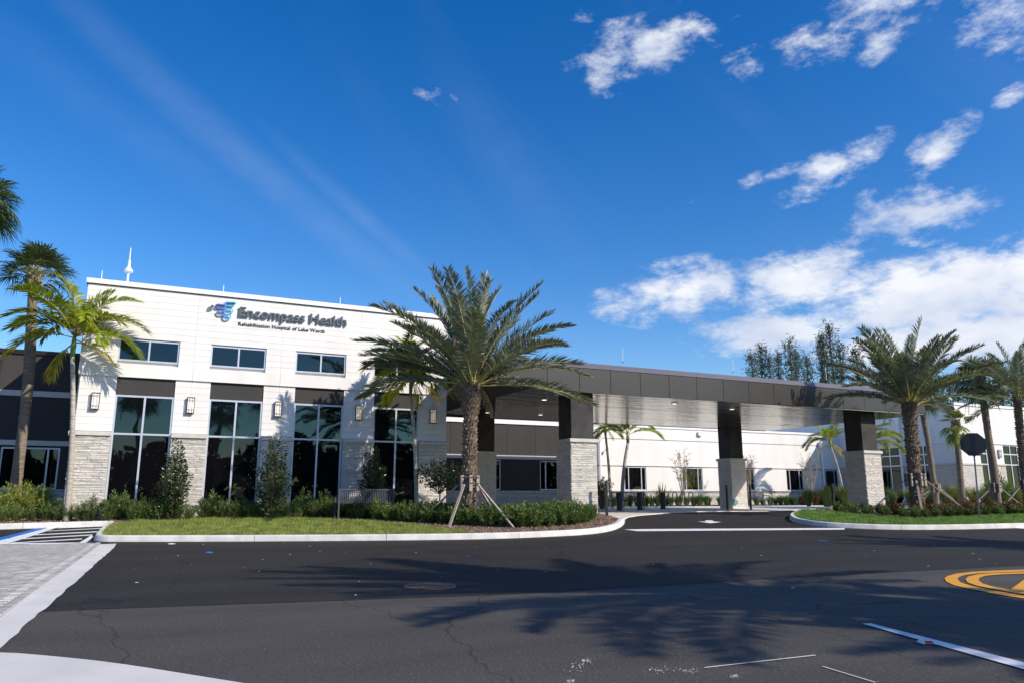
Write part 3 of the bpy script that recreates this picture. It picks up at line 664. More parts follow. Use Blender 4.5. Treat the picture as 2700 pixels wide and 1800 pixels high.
# rooftop: mast and lightning rods
def rod(px, ybase, ytop, Y, label, r=.012):
    p = aty(px, ybase, Y); q = aty(px, ytop, Y); h = float(q[2]-p[2])
    e = empty('lightning_rod', (float(p[0]), Y, float(p[2])), label=label, cat='lightning rod', group='lightning rods on the roofs')
    mb = MB(); mb.tube([(0, 0, -.3), (0, 0, h*.9), (0, 0, h)], [r, r, r*.3], 6); mb.build('rod', Mt['trim'], e, world=False)
    mb = MB(); mb.tube([(0, 0, -.3), (0, 0, -.28)], .05, 8); mb.build('base', Mt['galv'], e, world=False)
rod(267, 738, 713, 25.3, 'thin white lightning rod on the lobby roof left of the mast')
rod(588.5, 772, 752, 25.3, 'thin white lightning rod on the lobby parapet above the logo')
rod(896.5, 801, 784, 25.3, 'thin white lightning rod on the lobby parapet right of the sign lettering')
mp_ = aty(335.5, 744, 26.0)
e = empty('roof_mast', (float(mp_[0]), 26.0, 7.3), label='white rooftop mast with a flared collar on the lobby', cat='mast'); e.scale = (1, 1, 1.4)
mb = MB(); mb.tube([(0, 0, 0), (0, 0, .55)], .035, 10); mb.build('pole', Mt['trim'], e, world=False)
mb = MB(); mb.tube([(0, 0, .53), (0, 0, .55), (0, 0, .60), (0, 0, .66)], [.10, .14, .12, .05], 14); mb.build('collar', Mt['trim'], e, world=False)
mb = MB(); mb.tube([(0, 0, .66), (0, 0, .82)], [.05, .035], 10); mb.build('insulator', Mt['trim'], e, world=False)
mb = MB(); mb.tube([(0, 0, .82), (0, 0, 1.12)], [.02, .012], 8); mb.build('rod', Mt['trim'], e, world=False)

# ---------------------------------------------------------------- sign
def text_obj(body, size, ext, x, z, off, matl, par, name, spacing=1.0, per_letter=True, Y=24.9, fit=None):
    cu = bpy.data.curves.new('t', 'FONT'); cu.body = body; cu.size = size; cu.extrude = ext; cu.offset = off; cu.space_character = spacing; cu.resolution_u = 3
    o = bpy.data.objects.new('t', cu); COL.objects.link(o); dg = bpy.context.evaluated_depsgraph_get(); dg.update()
    me = bpy.data.meshes.new_from_object(o.evaluated_get(dg)); bpy.data.objects.remove(o)
    xs_ = [v.co.x for v in me.vertices]; k = fit/(max(xs_)-min(xs_)) if fit else 1; x0 = min(xs_)
    for v in me.vertices: v.co = Vector((x+(v.co.x-x0)*k, Y-v.co.z, z+v.co.y))
    if not per_letter:
        me.materials.clear(); me.materials.append(matl); link(name, me, par); return
    bm = bmesh.new(); bm.from_mesh(me); bm.verts.ensure_lookup_table(); seen = set(); isl = []
    for v in bm.verts:
        if v.index in seen: continue
        st = [v]; grp = []; seen.add(v.index)
        while st:
            a = st.pop(); grp.append(a)
            for ed in a.link_edges:
                b_ = ed.other_vert(a)
                if b_.index not in seen: seen.add(b_.index); st.append(b_)
        isl.append(grp)
    # merge islands that belong to one character (dots of i) by x overlap
    isl = sorted(isl, key=lambda G_: min(v.co.x for v in G_)); out = []
    for G_ in isl:
        a, b_ = min(v.co.x for v in G_), max(v.co.x for v in G_)
        if out and a < out[-1][1]-.3*min(b_-a, out[-1][1]-out[-1][0]): out[-1][2].extend(G_); out[-1][1] = max(out[-1][1], b_)
        else: out.append([a, b_, list(G_)])
    for a, b_, G_ in out:
        ids = {v.index: i for i, v in enumerate(G_)}; fs = [tuple(ids[v.index] for v in f.verts) for f in bm.faces if f.verts[0].index in ids]
        m2 = bpy.data.meshes.new('letter'); m2.from_pydata([v.co[:] for v in G_], [], fs); m2.materials.append(matl); m2.update(); link('letter', m2, par)
    bm.free()
sg = empty('wall_sign', (2.4, 24.95, 6.4), label='raised lettering sign with winged logo, Encompass Health Rehabilitation Hospital of Lake Worth', cat='sign')
q4 = lambda u, v, Y=24.9: aty(540+u/5.88, 780+v/5.88, Y)
A_, B_ = q4(535, 322), q4(2200, 462); xm = float(A_[0]); zb_ = float(A_[2]+B_[2])/2
text_obj('Encompass Health', .445, .028, xm, zb_+.0, .007, Mt['letter'], sg, 'letter', 1.0, fit=float(B_[0]-A_[0]), Y=24.935)
A_, B_ = q4(520, 465, 24.98), q4(1860, 572, 24.98)
text_obj('Rehabilitation Hospital of Lake Worth', .165, .008, float(A_[0]), float(A_[2]+B_[2])/2, .0012, Mt['lettersmall'], sg, 'letter', 1.05, fit=float(B_[0]-A_[0]), Y=24.985)
def stroke(mb, pts, w, y0, y1, closed=True, m=None):
    n = len(pts); L_ = []; R_ = []
    for i in range(n):
        a = Vector(pts[(i-1) % n]) if closed or i else Vector(pts[i]); b_ = Vector(pts[(i+1) % n]) if closed or i < n-1 else Vector(pts[i]); d = (b_-a); d.normalize(); nn = Vector((-d.y, d.x)); p = Vector(pts[i]); L_.append(p+nn*w/2); R_.append(p-nn*w/2)
    for i in range(n if closed else n-1):
        j = (i+1) % n; q = [L_[i], R_[i], R_[j], L_[j]]
        mb.hexa([(p.x, y1, p.y) for p in q]+[(p.x, y0, p.y) for p in q], m)
def path4(P, closed=True):
    Q = [q4(u, v, 24.9) for u, v in P]; Q = [(float(q[0]), float(q[2])) for q in Q]; return smooth_path(Q, closed, 2)
w = .034; shp = [
    ([(318, 100), (400, 100), (485, 103), (470, 135), (440, 160), (400, 162), (322, 155)], True),
    ([(318, 125), (318, 150), (318, 250), (296, 300), (298, 335), (315, 360), (345, 365), (385, 358), (398, 340), (400, 320), (388, 303), (360, 300), (300, 300)], False),
    ([(345, 100), (318, 100), (314, 120), (314, 150)], False),
    ([(318, 140), (230, 132), (190, 132), (168, 150), (170, 170), (190, 192), (230, 194), (318, 200)], False),
    ([(318, 205), (400, 207), (425, 212), (436, 232), (430, 258), (405, 268), (318, 262)], False),
    ([(318, 238), (230, 235), (205, 240), (192, 258), (205, 285), (230, 297), (318, 298)], False)]
for i, (P, cl) in enumerate(shp): lg = MB(); 
lg = MB()
for i, (P, cl) in enumerate(shp): stroke(lg, path4(P, cl), w, 24.905+.001*i, 24.945+.001*i, closed=cl)
lg.build('logo', Mt['logo'], sg)
lb = MB()
for i, (P, cl) in enumerate(shp[:1]+shp[3:4]): stroke(lb, path4(P, cl), w*.5, 24.946+.001*i, 24.985+.001*i, closed=cl)
lb.build('logo_mount', Mt['reveal'], sg)
fp = q4(112, 175, 24.93)
e = empty('wall_floodlight', (float(fp[0]), 24.93, float(fp[2])), label='small white fixture on the lobby wall just left of the logo', cat='wall fixture')
mb = MB(); mb.box(-.05, .05, -.06, .03, -.05, .05); mb.build('housing', Mt['trim'], e, world=False)
mb = MB(); mb.tube([(0, -.10, .0), (0, -.05, .02)], [.05, .035], 10); mb.build('head', Mt['galv'], e, world=False)

# ---------------------------------------------------------------- wall lanterns
def lantern(x, y, z, label, rz=0, first=[None]):
    if first[0] is None:
        e = empty('wall_lantern'); f = MB(); w, h, dp = .20, .49, .085
        mb = MB(); mb.box(-w/2+.012, w/2-.012, -dp+.012, -.01, -h/2+.02, h/2-.02); mb.build('shade', Mt['lampglass'], e, world=False)
        for sx in (-1, 1):
            for yy in (-dp, -.012): f.box(sx*w/2-.007, sx*w/2+.007, yy, yy+.012, -h/2, h/2)
        for zz in (-h/2, h/2-.022): f.box(-w/2-.012, w/2+.012, -dp-.004, 0, zz, zz+.022)
        for zz in (-.17, -.135, .125, .16): f.box(-w/2+.01, w/2-.01, -dp-.001, -dp+.010, zz, zz+.006)
        for xx in (-.045, .037): f.box(xx, xx+.005, -dp-.003, -dp+.009, -h/2+.02, h/2-.02)
        f.build('cage', Mt['black'], e, world=False)
        mb = MB(); mb.box(-.07, .07, -.011, .012, -h/2, h/2); mb.build('back_plate', Mt['black'], e, world=False); first[0] = e
    else: e = copy_tree(first[0])
    e.location = (x, y, z); e.rotation_euler = (0, 0, rz); tag(e, label, 'wall lamp', 'caged wall lanterns'); return e
lantern(-1.70, 24.99, 3.82, 'caged wall lantern on the lobby pier left of the first tall window')
lantern(.87, 24.99, 3.82, 'caged wall lantern on the lobby pier between the first and second tall windows')
lantern(3.46, 24.99, 3.82, 'caged wall lantern between the second and third tall windows, faint palm shadow below')
lantern(6.07, 24.99, 3.82, 'glowing caged wall lantern amid palm shadows between third and fourth tall windows')
lantern(8.70, 24.99, 3.82, 'glowing caged wall lantern on the shaded right end pier beside the canopy')

# ---------------------------------------------------------------- low dark wing at far left
lw = empty('left_wing', (-8, 30, .4), label='low dark taupe wing with pale bands at the left edge, half in shade', cat='building')
FL_ = Face(0, 30.0)
mb = MB(); mb.box(-16, -2.1, 30.12, 44, .1, 5.83); mb.build('core_wall', Mt['taupe'], lw)
for a, b in ((-16, -8.2), (-8.2, -4.95), (-4.95, -2.24)):
    for z0, z1 in ((4.602, 5.838), (2.93, 4.408)):
        mb = MB(); FL_.box(mb, a+.004, b-.004, -.12, 0, z0, z1); mb.build('wall_panel', Mt['taupe'], lw)
    for z0, z1 in ((4.41, 4.60), (2.76, 2.928)):
        mb = MB(); FL_.box(mb, a+.003, b-.003, -.12, .05, z0, z1); mb.build('band_panel', Mt['band'], lw)
mb = MB(); FL_.box(mb, -16, -2.26, -14, .06, 5.84, 5.99); mb.build('parapet_coping', Mt['capdark'], lw)
for a, b in cut(-16, -2.24, [(-4.64, -2.93), (-8.0, -6.2)]):
    mb = MB(); FL_.box(mb, a, b, -.12, 0, 1.31, 2.758); mb.build('wall_panel', Mt['taupe'], lw)
mb = MB(); FL_.box(mb, -16, -2.24, -.12, .0, .2, 1.25); mb.build('plinth', Mt['taupe'], lw)
stones(Face(0, 29.98), lw, -6, -2.26, .42, 1.24)
mb = MB(); FL_.box(mb, -16, -2.24, -.12, .07, 1.252, 1.308); mb.build('sill_course', Mt['stonecap'], lw)
window(FL_, lw, -4.64, -2.93, 1.31, 2.70, [-3.28], [], d=-.05, glasses=['glasslow']); window(FL_, lw, -8.0, -6.2, 1.31, 2.70, [-6.6], [], d=-.05, glasses=['glasslow'])

# ---------------------------------------------------------------- wing behind the canopy
mw = empty('middle_wing', (14, 34, .4), label='dark taupe wing with white parapet band seen beneath the canopy, left of the front column', cat='building')
FM = Face(0, 34.0)
mb = MB(); mb.box(9.25, 19.4, 34.13, 46, .1, 4.76); mb.build('core_wall', Mt['taupe'], mw)
vj = [9.3, 11.2, 12.75, 14.25, 15.77, 17.32, 19.5]
for a, b in zip(vj[:-1], vj[1:]):
    mb = MB(); FM.box(mb, a+.006, b-.006, -.13, 0, 3.032, 4.568); mb.build('wall_panel', Mt['taupe'], mw)
    mb = MB(); FM.box(mb, a+.003, b-.003, -.13, .05, 2.84, 3.028); mb.build('band_panel', Mt['band'], mw)
    mb = MB(); FM.box(mb, a+.002, b-.002, -.13, .06, 4.57, 4.80); mb.build('parapet_panel', Mt['trim'], mw)
for x in vj[3:6]:
    mb = MB(); FM.box(mb, x-.006, x+.006, -.12, -.02, 3.04, 4.56); mb.build('joint_strip', Mt['band'], mw)
mb = MB(); FM.box(mb, 9.26, 19.55, -.4, .08, 4.802, 4.86); mb.build('coping', Mt['trim'], mw)
for a, b in cut(9.3, 19.5, [(13.9, 15.43), (17.58, 19.1), (10.3, 12.2)]):
    mb = MB(); FM.box(mb, a, b, -.13, 0, 1.31, 2.838); mb.build('wall_panel', Mt['taupe'], mw)
for a, b in ((13.9, 15.43), (17.58, 19.1), (10.3, 12.2)):
    window(FM, mw, a, b, 1.34, 2.79, [b-.36 if a < 17 else a+.34], [], d=-.05, glasses=['glasslow'])
    mb = MB(); FM.box(mb, a, b, -.13, -.01, 2.792, 2.838); mb.build('window_head', Mt['taupe'], mw)
mb = MB(); FM.box(mb, 9.3, 19.5, -.13, .06, 1.24, 1.308); mb.build('sill_course', Mt['stonecap'], mw)
stones(Face(0, 33.99), mw, 9.3, 19.5, .42, 1.238)

# ---------------------------------------------------------------- white wing at the back
ww = empty('white_wing', (30, 39, .4), label='long low white stucco wing with small square windows beyond the canopy', cat='building')
FW = Face(0, 39.0); WX0, WX1 = 19.4, 44.4
mb = MB(); mb.box(WX0, WX1+2, 39.13, 60, .1, 5.2); mb.box(WX0, 21, 36, 39.2, .1, 5.2); mb.build('core_wall', Mt['stucco'], ww)
wins = [(20.9, 22.5), (25.93, 27.53), (30.27, 31.88), (34.48, 36.2), (39.03, 40.58), (42.4, 43.9)]
for z0, z1, dd in ((4.475, 5.20, .0), (2.93, 4.44, 0), (2.835, 2.925, .03)):
    js = [WX0, 24.2, 29, 33.2, 37.6, 41.6, WX1]
    for a, b in zip(js[:-1], js[1:]):
        mb = MB(); FW.box(mb, a, b, -.13, dd, z0, z1); mb.build('wall_panel', Mt['stucco'], ww)
mb = MB(); FW.box(mb, WX0, WX1, -.13, -.025, 4.44, 4.475); mb.build('reveal_joint', Mt['reveal'], ww)
mb = MB(); FW.box(mb, WX0, WX1, -.13, -.025, 2.79, 2.833); mb.build('reveal_joint', Mt['reveal'], ww)
for a, b in cut(WX0, WX1, wins):
    mb = MB(); FW.box(mb, a, b, -.13, 0, 1.34, 2.788); mb.build('wall_panel', Mt['stucco'], ww)
for a, b in wins:
    window(FW, ww, a, b, 1.37, 2.786, [a+.33, b-.33], [], d=-.04, glasses=['glasslow'], sill=True)
mb = MB(); FW.box(mb, WX0, WX1, -.13, .07, 1.245, 1.315); mb.build('sill_course', Mt['galv'], ww)
stones(Face(0, 38.98), ww, WX0, WX1, .42, 1.24)
mb = MB(); FW.box(mb, WX0, WX1+.2, -2, .06, 5.202, 5.34); mb.build('parapet_coping', Mt['trim'], ww)
bb = empty('rear_block', (52, 50, .4), label='taller pale block rising behind the white wing under the canopy edge', cat='building')
mb = MB(); mb.box(54, 80, 50, 76, .1, 8.0); mb.build('wall', Mt['stucco'], bb)
mb = MB(); mb.box(53.9, 80.1, 49.9, 76.1, 8.0, 8.2); mb.build('parapet_coping', Mt['trim'], bb)
for k in range(5):
    mb = MB(); mb.box(53.97, 54.0, 50+5*k+.1, 50+5*k+4.9, 1, 7.9); mb.build('wall_panel', Mt['stucco'], bb)

# ---------------------------------------------------------------- right wing
RX, RY = 44.1, 30.0
rw = empty('right_wing', (RX, RY, .4), label='white sided wing at right with shaded side wall and tall gridded windows', cat='building')
FR = Face(RX, RY, (0, 1), (-1, 0)); FQ = Face(RX, RY, (1, 0), (0, -1))
mb = MB(); mb.box(RX+.13, 75, RY+.13, 60, .1, 6.5); mb.build('core_wall', Mt['stucco'], rw)
sideW = [(1.85, 2.95), (4.06, 5.65)]; frontW = [(1.95, 3.35), (4.25, 5.75), (7.0, 8.6), (9.9, 11.5)]
for FF, W, L_ in ((FR, sideW, 12.0), (FQ, frontW, 30)):
    boards(FF, rw, 0, L_, 4.56, 6.5, .2, [], [3.1, 6.2, 9.3, 12.4, 15.5], single=False, d0=-.13)
    boards(FF, rw, .0, L_, 2.99, 4.20, .2, [(a, b, 0, 9) for a, b in W], [3.1, 6.2], single=False, d0=-.13, d1=-.02)
    mb = MB(); FF.box(mb, -.04, L_, -.13, .04, 4.20, 4.555); mb.build('band_panel', Mt['white'], rw)
    for a, b in cut(0, L_, W):
        mb = MB(); FF.box(mb, a, b, -.13, .02, .3, 2.90); mb.build('pier', Mt['stonecap'], rw)
        if a < 12: stones(Face(*FF.P(0, .03, 0)[:2], FF.u, FF.n), rw, a, min(b, 14), .42, 2.88)
        mb = MB(); FF.box(mb, a-(.08 if a == 0 else 0), b, -.13, .11, 2.885, 2.99); mb.build('pier_cap', Mt['stonecap'], rw)
    for a, b in W:
        window(FF, rw, a, b, .5, 4.195, [(a+b)/2], [2.95, 3.6], d=-.04, glasses=['glasslow', 'glasslow', 'glasslow'], fw=.07)
mb = MB(); mb.box(RX-.06, 75, RY-.06, 60, 6.502, 6.66); mb.build('parapet_coping', Mt['trim'], rw)
lantern(RX+3.82, RY-.01, 3.62, 'caged wall lantern on the distant right wing, right of the stop sign')
# pipes with conductor heads
def downpipe(x, y, z0, z1, label, rz=0, r=.07):
    e = empty('downpipe', (x, y, z0), rz, label, 'downpipe', 'white downpipes on the rear walls'); h = z1-z0
    mb = MB(); mb.tube([(0, -r-.04, .12), (0, -r-.04, h-.5)], r, 10); mb.build('pipe', Mt['trim'], e, world=False)
    mb = MB(); mb.hexa([(-.08, -.2, h-.5), (.08, -.2, h-.5), (.08, -.02, h-.5), (-.08, -.02, h-.5), (-.17, -.3, h-.2), (.17, -.3, h-.2), (.17, -.01, h-.2), (-.17, -.01, h-.2)]); mb.box(-.17, .17, -.3, -.01, h-.199, h); mb.build('conductor_head', Mt['trim'], e, world=False)
    mb = MB(); mb.bar((0, -.11, .16), (0, -.36, 0), .13); mb.build('shoe', Mt['trim'], e, world=False)
p = aty(1579, 1200, 39.0); downpipe(float(p[0]), 38.98, .62, 4.75, 'white downpipe with wide head just right of the front canopy column')
p = aty(2164, 1200, 39.0); downpipe(float(p[0]), 38.98, .62, 4.75, 'leaning-looking white downpipe at the shaded right end of the white wing')
p = atx(2380, 1200, RX); downpipe(RX-.02, float(p[1]), .62, 6.15, 'tall white downpipe on the shaded side wall behind the right date palm', rz=-R(90))
def boxlight(x, y, z, label, rz=0):
    e = empty('wall_light', (x, y, z), rz, label, 'wall light', 'square wall lights')
    mb = MB(); mb.box(-.16, .16, -.14, 0, -.13, .13); bevelled('housing', mb, Mt['trim'], e, .02, world=False)
    mb = MB(); mb.box(-.12, .12, -.13, -.01, -.145, -.131); mb.build('lens', Mt['galv'], e, world=False)
p = aty(*c6(1152, 311), 39.0); boxlight(float(p[0]), 38.99, float(p[2]), 'small grey square light high on the white wing wall under the canopy')
p = atx(*c7(1148, 1102), RX); boxlight(RX-.01, float(p[1]), float(p[2]), 'small bright square light high on the shaded right wing wall', -R(90))
e = empty('security_camera', tuple(map(float, aty(*c6(322, 455), 38.95))), label='small dark dome camera bracket on the white wall beside the downpipe', cat='camera')
mb = MB(); mb.tube([(0, 0, 0), (0, -.18, 0)], .02, 6); mb.build('bracket', Mt['black'], e, world=False)
mb = MB(); mb.tube([(0, -.2, .05), (0, -.2, 0), (0, -.2, -.08)], [.09, .09, .04], 10); mb.build('dome', Mt['black'], e, world=False)
p = aty(*c7(1770, 930), 30.6)
e = empty('roof_flood_pole', (float(p[0]), 31.2, 6.6), label='white gooseneck light pole on the right wing roof', cat='roof light')
e.scale = (.55, .55, .6)
mb = MB(); mb.tube([(0, 0, 0), (0, 0, .75), (.05, 0, .9), (.2, 0, .95), (.33, 0, .85)], .035, 8); mb.build('pole', Mt['trim'], e, world=False)
mb = MB(); mb.tube([(.33, 0, .87), (.38, 0, .70)], [.05, .12], 10); mb.build('lamp_head', Mt['trim'], e, world=False)

# ---------------------------------------------------------------- canopy
CX0, CX1, CY0, CY1, SZ = 9.30, 29.75, 21.55, 31.0, 4.47
can = empty('canopy', (20, 22, .4), label='long dark panelled entrance canopy with reflective soffit across the driveway', cat='canopy')
mb = MB(); mb.box(CX0+.06, CX1-.06, CY0+.06, CY1-.06, SZ+.18, 5.32); mb.build('roof_deck', Mt['reveal'], can)
seams = []
x = CX1
while x > 11.2: seams.append(x); x -= 1.222
seams.append(9.95)
seams = seams[::-1]
def rise(x): return .17*max(0, min(1, (13.2-x)/3.4))**1.2
def fz(x): return SZ + rise(x) + max(0, (x-14)*.004)
for a, b in zip(seams[:-1], seams[1:]):
    mb = MB(); n = 4; f0 = []
    for k in range(n):
        xa = a+.009+(b-a-.018)*k/n; xb = a+.009+(b-a-.018)*(k+1)/n
        mb.hexa([(xa, CY0-.02, fz(xa)), (xb, CY0-.02, fz(xb)), (xb, CY0+.03, fz(xb)), (xa, CY0+.03, fz(xa)), (xa, CY0-.02, 5.30), (xb, CY0-.02, 5.30), (xb, CY0+.03, 5.30), (xa, CY0+.03, 5.30)])
    mb.build('fascia_panel', Mt['fascia'], can)
# rounded left corner then side back to the lobby
arc = [(9.95, CY0)]
for k in range(1, 5): t = k/4*math.pi/2; arc.append((9.95-.62*math.sin(t), CY0+.62-.62*math.cos(t)))
arc += [(9.33, 23.4), (9.33, 24.88)]
for i in range(len(arc)-1):
    (xa, ya), (xb, yb) = arc[i], arc[i+1]; d = Vector((xb-xa, yb-ya, 0)).normalized(); n_ = Vector((d.y, -d.x, 0)); g_ = .009 if i > 3 else 0
    A = Vector((xa, ya, 0))+d*g_; B = Vector((xb, yb, 0))-d*g_; zb = SZ+.17-(0 if i < 4 else .03*(i-3))
    q = [A-n_*.0+n_*-.02, B+n_*-.02, B+n_*.03, A+n_*.03]; mb = MB(); mb.hexa([(p.x, p.y, zb) for p in q]+[(p.x, p.y, 5.30) for p in q]); mb.build('fascia_panel', Mt['fascia'], can)
mb = MB(); mb.box(CX0+.1, 13, CY0+.08, CY1-.1, SZ+.1, SZ+.17); mb.build('soffit_backing', Mt['reveal'], can)
y = CY0+.1
for k in range(7):      # right end fascia
    mb = MB(); mb.box(CX1-.03, CX1+.02, y+.009, y+1.33-.009, fz(29), 5.30); mb.build('fascia_panel', Mt['fascia'], can); y += 1.33
mb = MB(); mb.box(9.4, CX1, CY1-.02, CY1+.02, SZ, 5.30); mb.build('rear_fascia', Mt['fascia'], can)
cp = MB(); cp.hexa([(9.8, CY0-.04, 5.305), (CX1+.04, CY0-.04, 5.305), (CX1+.04, CY1+.04, 5.305), (9.8, CY1+.04, 5.305), (9.9, CY0+.08, 5.50), (CX1-.06, CY0+.08, 5.50), (CX1-.06, CY1-.08, 5.50), (9.9, CY1-.08, 5.50)]); cp.build('coping', Mt['cap'], can)
mb = MB(); mb.box(9.31, 9.9, CY0+.25, 30.9, 5.305, 5.47); mb.build('corner_coping', Mt['cap'], can)
y = CY0+.04; pn = 0
while y < CY1-.1:
    z = SZ+.012
    for a, b in ((9.4, 13.2), (13.2, 21.4), (21.4, CX1-.04)):
        mb = MB(); za, zb = z+rise(a)*.9, z+rise(b)
        w_ = .262 if pn % 12 else .23
        mb.hexa([(a+.004, y+.006, za), (b-.004, y+.006, zb), (b-.004, y+w_-.006, zb), (a+.004, y+w_-.006, za), (a+.004, y+.006, za+.03), (b-.004, y+.006, zb+.03), (b-.004, y+w_-.006, zb+.03), (a+.004, y+w_-.006, za+.03)]); mb.build('soffit_plank', Mt['soffit'], can)
    y += .262 if pn % 12 != 11 else .29; pn += 1
def downl(x, y, z, lab):
    e = empty('downlight', (x, y, z), label=lab, cat='downlight', group='recessed canopy downlights')
    mb = MB(); mb.tube([(0, 0, -.012), (0, 0, .02)], .11, 16); mb.build('trim_ring', Mt['trim'], e, world=False)
    mb = MB(); mb.tube([(0, 0, -.016), (0, 0, -.012)], .085, 16); mb.build('lens', Mt['downlight'], e, world=False)
for (px, py, lab) in ((1435, 1051, 'round downlight in the soffit just left of the front stone column'), (1286, 1085, 'round downlight in the dark soffit right of the big date palm trunk'), (1425, 1091, 'round downlight deep under the canopy near its rear edge'), (1778, 1061, 'round downlight in the bright soffit between front and middle columns'), (1930, 1076, 'round downlight in the soffit beside the middle column top')):
    p = atz(px, py, SZ+.02); downl(float(p[0]), float(p[1]), SZ+.0, lab)

def column(x0, y0, w, label, single, top=SZ+.02, capz=2.95):
    e = empty('canopy_column', (x0+w/2, y0+w/2, .36), label=label, cat='column', group='square canopy columns')
    i = .07
    mb = MB(); mb.box(x0+i+.02, x0+w-i-.02, y0+i+.02, y0+w-i-.02, .2, capz-.12); mb.build('core', Mt['stonecap'], e)
    fs = [Face(x0+i, y0+i+.01, (1, 0), (0, -1)), Face(x0+i+.01, y0+w-i, (0, -1), (-1, 0)), Face(x0+w-i, y0+w-i-.01, (-1, 0), (0, 1)), Face(x0+w-i-.01, y0+i, (0, 1), (1, 0))]
    for k, f in enumerate(fs): stones(f, e, 0, w-2*i, .38, capz-.115, single=single and k < 2, limit=145, rs=random.Random(20+k+int(x0)))
    mb = MB(); mb.box(x0, x0+w, y0, y0+w, capz-.12, capz); bevelled('column_cap', mb, Mt['stonecap'], e, .012)
    s = .13; mb = MB(); mb.box(x0+s, x0+w-s, y0+s, y0+w-s, capz+.001, top+rise(x0)*.9+.03); mb.build('shaft', Mt['shaft'], e)
    return e
column(12.29, 21.62, 1.12, 'front left canopy column, brightly lit pale stone base and dark shaft', True, capz=2.955)
column(12.25, 29.7, 1.10, 'rear left canopy column in deep shade beside the big palm trunk', False, capz=2.94)
cm = column(26.32, 30.0, 1.10, 'middle-looking rear canopy column with a teal disc on its stone base', False, capz=2.93)
column(26.35, 22.0, 1.12, 'front right canopy column with palm shadows, beside the right lawn island', True, capz=2.915)
p = aty(*c6(1472, 915), 30.05)
e = empty('push_plate', (float(p[0]), 30.04, float(p[2])), label='round teal plate on the stone base of the rear column', cat='push plate')
mb = MB(); mb.tube([(0, 0, 0), (0, -.035, 0)], .135, 20); mb.build('disc', Mt['tealdisc'], e, world=False)
mb = MB(); mb.box(-.03, .03, -.042, -.036, -.08, .07); mb.build('symbol', Mt['galv'], e, world=False)
rod(1641.6, 934, 918, 24, 'thin white lightning rod on the canopy roof left of centre'); rod(1932, 962, 948, 24, 'thin white lightning rod on the canopy roof in the middle'); rod(2177.5, 983, 966, 24, 'thin white lightning rod on the canopy roof below the casuarinas')
rod(14, 917, 903, 30.4, 'faint thin lightning rod on the dark left wing roof')

# ---------------------------------------------------------------- foliage generators
def _n(v): return v/(np.linalg.norm(v, axis=-1, keepdims=True)+1e-9)
def rachis(L, a0, bend, n=16, pw=1.4, side=0):
    s = np.linspace(0, 1, n); th = a0-bend*s**pw; ds = L/(n-1); x = np.concatenate([[0], np.cumsum(np.cos(th[:-1])*ds)]); z = np.concatenate([[0], np.cumsum(np.sin(th[:-1])*ds)])
    return s, th, np.stack([x, side*L*s**2, z], 1)
def pinnate(name, L, a0, bend, n, ll, lw, mats, pet=.14, vup=.35, droop=.25, seed=0, tw=.5, rr=.018, side=0, jit=.12, tipl=.35, b0=62, b1=36, vj=.2):
    r = np.random.RandomState(abs(int(seed))); s, th, P = rachis(L, R(a0), R(bend), 18, 1.4, side); V = []; Fc = []; MI = []
    T = _n(np.gradient(P, axis=0)); U = np.stack([-np.sin(th), 0*th, np.cos(th)], 1)
    # rachis strip (3-sided)
    rad = rr*(1.6-1.35*s); b = 0
    for i in range(len(s)):
        for k in range(3):
            a = 2*math.pi*k/3+math.pi/2; V.append(P[i]+np.array([0, 1, 0])*math.cos(a)*rad[i]*1.3+U[i]*math.sin(a)*rad[i])
    for i in range(len(s)-1):
        for k in range(3): Fc.append((i*3+k, i*3+(k+1) % 3, i*3+3+(k+1) % 3, i*3+3+k)); MI.append(1)
    b = len(V)
    for sd in (-1, 1):
        ss = pet+(1-pet)*((np.arange(n)+r.rand(n)*.6)/n); i0 = np.clip((ss*17).astype(int), 0, 16); f = (ss*17-i0)[:, None]
        p = P[i0]*(1-f)+P[i0+1]*f; t = T[i0]; u = U[i0]; q = (ss-pet)/(1-pet)
        l = ll*np.clip(np.minimum(.45+2.2*q, 1.0-(1-tipl)*np.clip((q-.45)/.55, 0, 1)**1.6), .1, 1)*(1+r.uniform(-jit, jit, n))
        be = np.radians(b0-b1*q+r.uniform(-9, 9, n)); d = t*np.cos(be)[:, None]+np.array([0, sd, 0])*np.sin(be)[:, None]+u*(vup+r.uniform(-vj, vj, n))[:, None]; d = _n(d)
        wv = _n(np.cross(d, u)); wv = _n(wv+u*r.uniform(-tw, tw, n)[:, None])*(lw/2)
        mid = p+d*(l*.4)[:, None]; mid[:, 2] -= droop*.12*l; tip = p+d*l[:, None]; tip[:, 2] -= droop*l
        b = len(V)
        for k in range(n):
            V += [p[k], mid[k]+wv[k], tip[k], mid[k]-wv[k]]; Fc.append((b+4*k, b+4*k+1, b+4*k+2, b+4*k+3)); MI.append(0)
    return npmesh(name, V, Fc, mats, MI)
